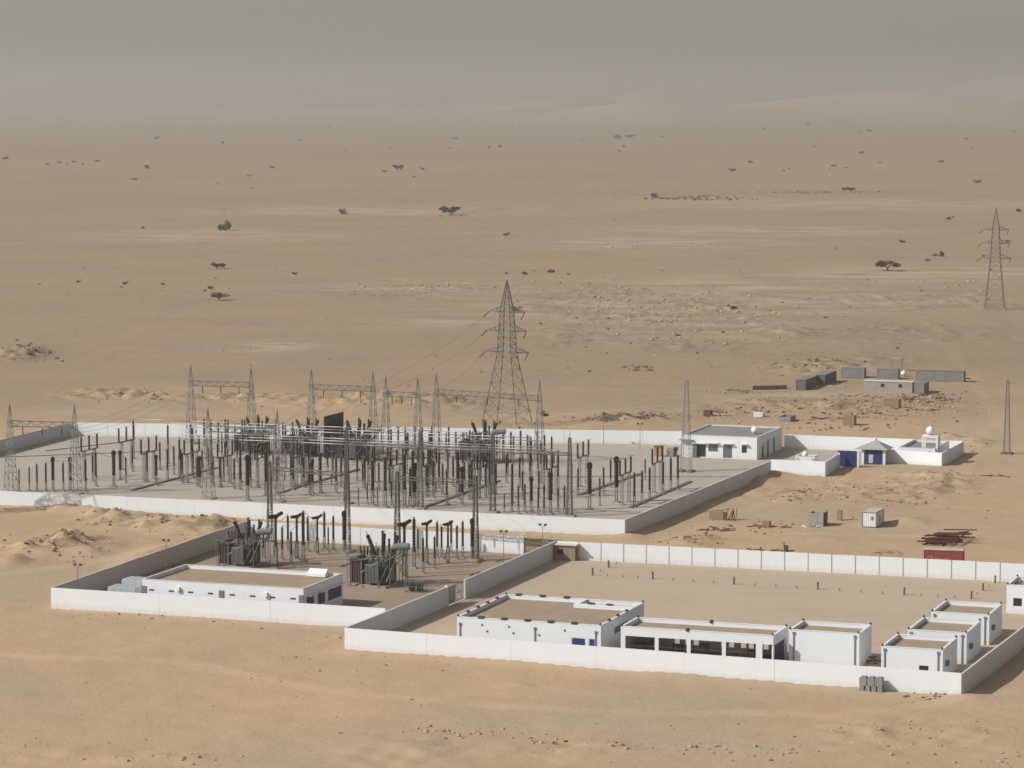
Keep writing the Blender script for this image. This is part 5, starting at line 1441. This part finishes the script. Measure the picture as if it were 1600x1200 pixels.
pile('scrap_pile', 'long heap of rusty brown scrap outside the far back wall', 975, 653, 4.2, 2.5, 0.9, 26, ['rust', 'wood_dark', 'wood'], seed=3)
pile('scrap_pile', 'heap of rusty scrap left of the long rusty heap', 945, 652, 2.2, 2.0, 0.5, 9, ['wood', 'stone_dark'], seed=4)
pile('scrap_pile', 'rusty scrap at the right end of the long rusty heap', 1012, 653, 2.8, 2.0, 0.9, 14, ['rust', 'rust', 'wood_dark'], seed=5)
pile('scrap_pile', 'dark broken planks beside the brown crate behind the mast', 1126, 645, 1.6, 1.6, 1.2, 9, ['wood_dark', 'rubber'], seed=6)
pile('scrap_pile', 'flat scatter of boards right of the brown crate', 1128, 651, 3.0, 2.0, 0.2, 8, ['wood', 'wood_dark'], seed=26)
pile('scrap_pile', 'dark planks between the low bin and the tall tan crate', 1290, 655, 3.2, 4.0, 0.4, 14, ['wood_dark', 'rubber', 'wood'], seed=7)
pile('scrap_pile', 'dark heap of parts left of the wide tan crate', 1300, 634, 2.2, 2.5, 0.9, 12, ['stone_dark', 'wood_dark', 'concrete'], seed=8)
pile('scrap_pile', 'scattered boards in front of the prefabricated cabin', 1355, 619, 4.0, 3.0, 0.5, 16, ['wood', 'wood_dark', 'concrete'], seed=9)
pile('scrap_pile', 'tyres and dark parts right of the wide tan crate', 1422, 625, 3.2, 3.5, 0.9, 18, ['rubber', 'wood_dark', 'rust'], seed=10)
pile('scrap_pile', 'heap of brown scrap at the right end of the storage ground', 1467, 627, 2.6, 6.0, 1.4, 22, ['rust', 'wood_dark', 'wood'], seed=11)
pile('scrap_pile', 'reddish planks lying flat below the wide tan crate', 1395, 649, 3.2, 1.5, 0.2, 8, ['rust', 'wood'], seed=12)
pile('scrap_pile', 'low brown planks on the sand right of the wide tan crate', 1444, 641, 2.6, 1.5, 0.4, 8, ['stone_dark', 'wood_dark'], seed=13)
pile('scrap_pile', 'dark planks and beams lying below the broken shed', 1118, 828, 2.8, 2.0, 0.4, 12, ['wood_dark', 'rubber'], seed=14, L=(1.0, 3.0))
pile('scrap_pile', 'brown pipes and planks around the small tan box', 1200, 823, 3.4, 1.0, 0.4, 12, ['wood', 'wood_dark'], seed=15, L=(1.0, 3.2))
pile('scrap_pile', 'pale rubbish at the foot of the ruined shed', 1266, 823, 1.6, 0.8, 0.5, 10, ['coping', 'wood_dark', 'tankwhite'], seed=16, L=(0.4, 1.1))
pile('scrap_pile', 'dark timbers lying close behind the compound back wall', 1195, 861, 2.2, 0.8, 0.3, 8, ['wood_dark', 'rubber'], seed=17)
pile('scrap_pile', 'dry brushwood behind the compound wall left of the red container', 1390, 866, 2.4, 2.0, 0.8, 16, ['wood', 'wood_dark'], seed=18, L=(0.6, 1.6), th=(0.04, 0.08))
pile('scrap_pile', 'dark stones and timber at the right corner of the entrance court', 1487, 742, 1.6, 1.4, 0.9, 9, ['wood_dark', 'stone_dark'], seed=19, L=(0.5, 1.5))
pile('scrap_pile', 'flat dark planks lying in line right of the entrance court', 1545, 744, 3.6, 0.3, 0.12, 7, ['wood_dark'], seed=20, L=(1.5, 3.0))
pile('scrap_pile', 'broken boards beside the shed in the far corner of the right compound', 923, 872, 1.3, 0.8, 0.5, 8, ['wood_dark', 'stone'], seed=21, L=(0.5, 1.4))
pile('scrap_pile', 'scattered dark parts behind the dark grey containers', 1270, 574, 6.0, 9.0, 0.8, 18, ['wood_dark', 'rubber', 'stone_dark'], seed=22, L=(0.5, 1.4), th=(0.2, 0.7))
pile('scrap_pile', 'dark timber leaning behind the farthest right grey container', 1510, 592, 1.0, 1.6, 1.5, 8, ['rubber', 'wood_dark'], seed=23)
pile('scrap_pile', 'brown boards below the short row of oil drums', 1150, 612, 3.5, 4.0, 0.4, 14, ['wood', 'wood_dark', 'stone_dark'], seed=41)
pile('scrap_pile', 'grey and brown blocks between the two tan crates', 1352, 645, 4.5, 4.0, 0.6, 22, ['stone_dark', 'wood', 'concrete'], seed=42, L=(0.5, 1.6), th=(0.15, 0.5))
pile('scrap_pile', 'dark parts lying under the open end of the prefabricated cabin', 1450, 620, 3.0, 3.0, 0.7, 14, ['rubber', 'wood_dark', 'concrete'], seed=43, L=(0.5, 1.6), th=(0.15, 0.5))
pile('scrap_pile', 'rubbish lying in front of the dark grey containers', 1312, 619, 2.4, 2.0, 0.4, 9, ['wood_dark', 'rubber'], seed=44, L=(0.5, 1.4))
pile('scrap_pile', 'scattered brown rubbish left of the low grey bin', 1180, 640, 5.0, 4.0, 0.4, 18, ['wood', 'stone_dark', 'wood_dark'], seed=45, L=(0.4, 1.4), th=(0.1, 0.4))
# rusty steel sections stacked behind the compound
t = thing('steel_stack', 'stack of rusty steel sections beside the red container', 'steel stack', G(1445, 848), ANG)
rnd = random.Random(5)
for k in range(26):
    lay = k // 7; y = rnd.uniform(-3.0, 6.0); x = rnd.uniform(-0.8, 1.2) + (1.8 if lay == 3 else 0)
    a = rnd.uniform(-0.12, 0.12) + (0.5 if k % 6 == 0 else 0) - R(-12); l = rnd.uniform(3.2, 6.2)
    z = 0.2 + lay * 0.42
    MB().bar((x, y, z), (x + l * math.cos(a), y + l * math.sin(a), z + rnd.uniform(-0.05, 0.15)), rnd.uniform(0.16, 0.3)).build('section', M['rust'], t)
for k in range(6): MB().bar((0.4 + k * 1.0, -2.8, 0.1 + 0.4 * (k % 3)), (0.4 + k * 1.0, 5.5, 0.1 + 0.4 * (k % 3)), 0.2).build('packing', M['wood_dark'], t)
# row of drums
dm = MB().lathe((0, 0, 0), (0, 0, 1), [(0.36, 0), (0.38, 0.05), (0.36, 0.3), (0.38, 0.33), (0.36, 0.36), (0.36, 0.64), (0.38, 0.67), (0.36, 0.7), (0.38, 0.95), (0.36, 1.0)], 10).mesh('oil_drum', M['rust'])
q0, q1 = G(1178, 609), G(1227, 608)
for k in range(11):
    q = q0.lerp(q1, k / 10)
    tag(link('oil_drum', dm, None, (q.x, q.y, gz(q.x, q.y) - 0.02)), 'dark red oil drum in the straight row left of the containers, ' + ORD[k] + ' from the left', 'drum', 'row of oil drums')
# grey blocks stacked against the front wall
def block_mesh(w, d, hgt, c):
    m = MB(); pr = [(c, 0), (w - c, 0), (w, c), (w, hgt - c), (w - c, hgt), (c, hgt), (0, hgt - c), (0, c)]
    m.add([(x, y, z) for y in (0, d) for x, z in pr], [tuple(range(8)), tuple(range(15, 7, -1))] + [(k, k + 8, (k + 1) % 8 + 8, (k + 1) % 8) for k in range(8)])
    return m.mesh('concrete_block', M['block'])
q = flat(P(1342, 1080)); bz = gz(q.x, q.y)
for k in range(4):
    p = q + E1 * (0.05 + k * 0.74)
    tag(link('concrete_block', block_mesh(0.55, 1.0, 0.8, 0.07), None, (p.x, p.y, gz(p.x, p.y) - 0.05), ANG), 'grey block in the lower row against the front wall, ' + ('first', 'second', 'third', 'fourth')[k] + ' from the left', 'block', 'grey blocks against the wall')
for k in range(3):
    p = q + E1 * (0.02 + k * 0.98)
    tag(link('concrete_block', block_mesh(0.9, 1.0, 1.05, 0.16), None, (p.x, p.y, bz + 0.66), ANG + R((k - 1) * 1.5)), 'grey block in the upper row against the front wall, ' + ('left', 'middle', 'right')[k] + ' one', 'block', 'grey blocks against the wall')
# dark things lying in the passage beside the blank block
pile('scrap_pile', 'dark stored parts between the blank block and the nearest cabin', 1367, 1036, 0.9, 1.2, 1.2, 10, ['steel_dark', 'wood_dark'], seed=31, L=(0.6, 1.5))

# ------------------------------------------------------------------ trees and shrubs
def crown_mesh(seed, kind, mat):
    rnd = random.Random(seed); m = MB()
    clumps = []
    if kind == 'acacia':
        for k in range(9):
            a = rnd.uniform(0, 6.28); r = math.sqrt(rnd.random()) * 0.40
            clumps.append((math.cos(a) * r, math.sin(a) * r, 0.30 + rnd.uniform(-0.09, 0.07), rnd.uniform(0.13, 0.21), rnd.uniform(0.07, 0.11)))
    else:
        for k in range(7):
            a = rnd.uniform(0, 6.28); r = math.sqrt(rnd.random()) * 0.32
            clumps.append((math.cos(a) * r, math.sin(a) * r, rnd.uniform(0.12, 0.36), rnd.uniform(0.12, 0.22), rnd.uniform(0.10, 0.17)))
    for cx, cy, cz, cr, ch in clumps:
        for k in range(70):
            u = rnd.uniform(-1, 1); a = rnd.uniform(0, 6.28); s = math.sqrt(1 - u * u); rr = rnd.random() ** 0.4
            c = Vector((cx + cr * rr * s * math.cos(a), cy + cr * rr * s * math.sin(a), max(0.02, cz + ch * rr * u)))
            e = rnd.uniform(0.02, 0.055)
            u1 = Vector((rnd.gauss(0, 1), rnd.gauss(0, 1), rnd.gauss(0, 0.5))).normalized() * e
            u2 = Vector((rnd.gauss(0, 1), rnd.gauss(0, 1), rnd.gauss(0, 1))).normalized() * e * 0.8
            m.add([c - u1, c + u2, c + u1, c - u2], [(0, 1, 2, 3)])
    return m.mesh('crown', M[mat])
def trunk_mesh(seed, kind):
    rnd = random.Random(seed + 50); m = MB()
    if kind == 'acacia':
        m.bar((0, 0, -0.05), (0.01, 0, 0.12), 0.06, 0.045, 6)
        for k in range(7):
            a = 6.28 * k / 7 + rnd.uniform(-0.3, 0.3); r = rnd.uniform(0.16, 0.36)
            p = (0.01, 0, 0.11); q = (math.cos(a) * r * 0.5, math.sin(a) * r * 0.5, 0.2); s = (math.cos(a) * r, math.sin(a) * r, 0.28)
            m.bar(p, q, 0.035, 0.022, 5); m.bar(q, s, 0.022, 0.01, 5)
    else:
        for k in range(8):
            a = 6.28 * k / 8 + rnd.uniform(-0.3, 0.3); r = rnd.uniform(0.1, 0.3)
            m.bar((0.02 * math.cos(a), 0.02 * math.sin(a), -0.04), (math.cos(a) * r, math.sin(a) * r, rnd.uniform(0.15, 0.32)), 0.025, 0.01, 5)
    return m.mesh('trunk', M['bark'])
KIND = {}
for kind in ('acacia', 'bush'):
    for v in range(3): KIND[kind, v] = (crown_mesh(v + (10 if kind == 'bush' else 0), kind, 'leaf'), trunk_mesh(v, kind))
KIND['pale', 0] = (crown_mesh(33, 'acacia', 'leaf_pale'), trunk_mesh(4, 'acacia'))
def plant(kind, v, px, py, wpx, label, group=None, zs=1.0):
    q = G(px, py)
    w = wpx * math.hypot(q.x, q.y) / FOC * 1.38
    t = thing('acacia_tree' if kind != 'bush' else 'desert_shrub', label, 'tree' if kind != 'bush' else 'shrub', q - Vector((0, 0, 0.02 * w)), random.uniform(0, 6.28), group)
    t.scale = (w, w, w * zs)
    cr_, tr_ = KIND[kind, v]
    link('crown', cr_, t); link('trunk', tr_, t)
plant('bush', 0, 352, 360, 24, 'largest dark acacia on the plain at left, with a rounded crown', zs=1.0)
plant('acacia', 1, 706, 336, 30, 'wide flat topped acacia on the plain above the large pylon', zs=0.8)
plant('bush', 2, 536, 335, 14, 'small rounded dark tree on the plain left of the flat topped acacia', zs=1.1)
plant('acacia', 2, 339, 420, 21, 'spreading acacia with dark shade, above the pale acacia at left', zs=0.8)
plant('pale', 0, 342, 469, 25, 'pale grey acacia with an open crown on the left plain', zs=0.9)
plant('bush', 1, 329, 452, 10, 'small dark shrub just above the pale acacia', zs=0.9)
plant('acacia', 0, 1387, 423, 28, 'leaning flat topped acacia on the right plain', zs=1.0)
plant('bush', 1, 1472, 401, 14, 'larger dark shrub of the small cluster left of the distant pylon')
plant('acacia', 1, 620, 266, 17, 'largest tree of the far group at upper middle left', zs=0.9)
plant('bush', 0, 850, 650, 15, 'arched dark shrub just right of the large pylon behind the wall', zs=0.8)
plant('acacia', 2, 1329, 300, 20, 'low dark tree on the far dark ridge line', zs=0.7)
plant('bush', 2, 1410, 379, 12, 'windblown low shrub above the leaning acacia', zs=0.6)
FAR = [(7, 250, 11), (74, 258, 7), (93, 255, 7), (115, 254, 7), (151, 253, 7), (105, 257, 4), (129, 257, 5), (230, 263, 11), (209, 282, 9), (425, 263, 8), (348, 224, 7), (245, 217, 10), (469, 220, 5), (600, 269, 7), (659, 265, 8), (647, 277, 5), (389, 276, 5), (394, 295, 4), (341, 288, 4), (703, 232, 6), (711, 218, 7), (781, 230, 8), (764, 231, 6), (513, 199, 5),
       (985, 216, 13), (965, 216, 13), (975, 230, 7), (967, 237, 7), (908, 221, 4), (1144, 268, 11), (1173, 255, 9), (1225, 267, 5), (1304, 261, 9), (1296, 264, 4), (1346, 240, 9), (1375, 255, 5), (1469, 255, 10), (1509, 218, 8), (1264, 195, 8), (1358, 206, 10), (1345, 207, 5), (1585, 206, 5), (1272, 229, 5), (1023, 309, 15),
       (540, 236, 4), (610, 232, 4), (1120, 200, 5), (1195, 202, 5), (1233, 265, 4), (1323, 263, 5), (1520, 233, 4), (800, 193, 5), (1035, 215, 5)]
def place_in(k, n): return ORD[k] + ' from the left' if k < n / 2 else ORD[n - 1 - k] + ' from the right'
FS = sorted(FAR[k] for k in range(len(FAR)) if k % 4); FT = sorted(FAR[k] for k in range(len(FAR)) if k % 4 == 0)
for k, (x, y, w) in enumerate(FS): plant('bush', k % 3, x, y, w, 'tiny dark shrub dotted over the far plain, ' + place_in(k, len(FS)), 'shrubs dotted over the far plain', 0.8)
for k, (x, y, w) in enumerate(FT): plant('acacia', k % 3, x, y, w, 'tiny dark tree dotted over the far plain, ' + place_in(k, len(FT)), 'trees dotted over the far plain', 0.8)
MID = [(224, 357, 8), (792, 368, 12), (461, 429, 9), (123, 441, 8), (196, 444, 10), (255, 445, 7), (791, 428, 6), (820, 429, 11), (861, 426, 13), (888, 429, 5), (1527, 286, 12), (1484, 343, 11), (1592, 331, 12), (1461, 400, 9), (1450, 408, 8), (1537, 401, 6), (1144, 483, 15), (807, 486, 16), (921, 581, 6), (1549, 422, 6), (1290, 497, 6), (1402, 545, 7),
       (190, 449, 5), (320, 455, 6), (350, 335, 3), (301, 403, 3), (688, 338, 4), (720, 338, 4), (740, 332, 3), (1404, 424, 5), (1575, 378, 7), (1060, 525, 7), (1130, 520, 6), (930, 465, 6), (185, 612, 7), (392, 612, 7)]
for k, (x, y, w) in enumerate(sorted(MID)):
    plant('bush', k % 3, x, y, w, 'small dark shrub on the nearer plain, ' + place_in(k, len(MID)), 'shrubs on the nearer plain', 0.75)

# ------------------------------------------------------------------ loose stones
def stone_stuff(name, label, spots, mat, seed):
    rnd = random.Random(seed); m = MB()
    t = (1 + 5 ** 0.5) / 2
    ico = [Vector(v).normalized() for v in ((-1, t, 0), (1, t, 0), (-1, -t, 0), (1, -t, 0), (0, -1, t), (0, 1, t), (0, -1, -t), (0, 1, -t), (t, 0, -1), (t, 0, 1), (-t, 0, -1), (-t, 0, 1))]
    fa = [(0, 11, 5), (0, 5, 1), (0, 1, 7), (0, 7, 10), (0, 10, 11), (1, 5, 9), (5, 11, 4), (11, 10, 2), (10, 7, 6), (7, 1, 8), (3, 9, 4), (3, 4, 2), (3, 2, 6), (3, 6, 8), (3, 8, 9), (4, 9, 5), (2, 4, 11), (6, 2, 10), (8, 6, 7), (9, 8, 1)]
    P_ = []
    for px, py, dx, dy, n, r0, r1 in spots:
        for k in range(n):
            q = P(px + rnd.gauss(0, dx), py + rnd.gauss(0, dy))
            P_.append((q.x, q.y, r0 + (r1 - r0) * rnd.random() ** 2.5))
    xs = np.array([p[0] for p in P_]); ys = np.array([p[1] for p in P_])
    zs = terrain(xs, ys)[0]
    keep = ~(inside(POLYS['big_yard'], xs, ys) | inside(POLYS['small_yard'], xs, ys) | inside(POLYS['compound'], xs, ys))
    for (x, y, r), z, k_ in zip(P_, zs, keep):
        if not k_: continue
        s = (rnd.uniform(0.8, 1.4), rnd.uniform(0.8, 1.4), rnd.uniform(0.45, 0.9))
        m.add([(x + v.x * r * s[0] * rnd.uniform(0.8, 1.2), y + v.y * r * s[1] * rnd.uniform(0.8, 1.2), z + r * 0.2 + v.z * r * s[2]) for v in ico], fa)
    return tag(m.build(name, M[mat]), label, None, None, 'stuff')
stone_stuff('scattered_stones', 'pale stones lying in loose lines on the foreground sand',
            [(560, 1146, 25, 3, 14, .06, 0.22), (660, 1144, 25, 5, 22, .06, 0.27), (705, 1148, 20, 4, 16, .06, 0.32), (790, 1150, 30, 6, 25, .06, 0.34), (850, 1172, 20, 4, 16, .06, 0.32), (900, 1166, 40, 6, 22, .06, 0.29), (1020, 1168, 30, 5, 16, .06, 0.32), (1060, 1172, 40, 6, 22, .06, 0.29), (1150, 1178, 60, 6, 27, .06, 0.36), (1250, 1175, 50, 6, 22, .06, 0.32), (1340, 1140, 40, 6, 16, .05, 0.24), (1400, 1140, 60, 10, 22, .06, 0.27), (1500, 1165, 60, 12, 27, .06, 0.32), (1580, 1185, 20, 6, 18, .06, 0.36),
             (250, 1187, 40, 5, 24, .06, 0.24), (300, 1190, 30, 4, 14, .06, 0.32), (80, 1165, 40, 8, 16, .06, 0.24), (500, 980, 40, 8, 20, .05, .3), (640, 1060, 300, 40, 60, .04, .16), (1000, 1110, 350, 40, 49, .04, 0.16), (300, 1060, 200, 60, 60, .04, .18), (960, 480, 60, 25, 160, .2, .8), (1100, 490, 60, 25, 160, .2, .8), (1000, 380, 60, 4, 60, .3, .8), (1500, 440, 60, 15, 60, .3, .9), (680, 452, 60, 5, 70, .2, .7), (200, 620, 50, 6, 120, .1, .5), (560, 625, 100, 6, 160, .1, .5), (1300, 640, 90, 12, 240, .08, .5), (1420, 628, 40, 8, 160, .1, .5), (1200, 610, 60, 6, 80, .1, .45), (1130, 650, 60, 6, 80, .08, .4), (1350, 770, 80, 12, 160, .06, .35), (100, 855, 40, 10, 120, .06, .4), (240, 815, 70, 8, 160, .06, .4)], 'stone', 11)
stone_stuff('dark_stones', 'dark stones scattered over the sand around the walls',
            [(200, 960, 60, 3, 30, .05, .22), (300, 957, 60, 3, 40, .05, .25), (380, 966, 30, 3, 26, .05, .24), (560, 994, 25, 4, 30, .05, .26), (500, 1010, 60, 20, 7, .08, .2), (700, 1045, 100, 10, 8, .05, .16), (1455, 1088, 30, 3, 40, .05, .22), (1250, 1085, 150, 8, 10, .06, .16), (800, 1150, 200, 20, 22, .06, 0.21), (1250, 1160, 200, 20, 22, .06, 0.22), (100, 1110, 60, 20, 6, .05, 0.20), (40, 553, 25, 8, 60, .2, .7), (1000, 576, 15, 2, 40, .2, .6), (1075, 312, 36, 1.0, 90, .5, 1.5), (1110, 308, 30, 1.2, 50, .5, 1.3), (1260, 301, 50, 1.0, 70, .4, 1.2), (1080, 845, 25, 5, 50, .06, .35), (1250, 772, 40, 8, 60, .06, .35), (1430, 775, 50, 12, 80, .06, .35), (1270, 575, 35, 5, 70, .15, .6), (1300, 645, 80, 12, 160, .1, .5), (1440, 622, 40, 8, 110, .1, .5), (990, 654, 40, 3, 120, .08, .4), (1150, 820, 60, 6, 60, .06, .3), (1290, 815, 60, 6, 40, .06, .25), (80, 858, 40, 8, 70, .06, .3), (280, 826, 50, 6, 70, .06, .3),
             (1290, 670, 60, 2, 34, .1, .5), (1500, 700, 20, 6, 30, .08, .4), (800, 400, 500, 60, 130, .15, .6), (800, 560, 500, 25, 120, .08, .35), (1100, 480, 200, 30, 120, .2, .6)], 'stone_dark', 12)
for o_ in bpy.data.objects:
    for k_ in ('h', 'w', 'd'):
        if k_ in o_: del o_[k_]
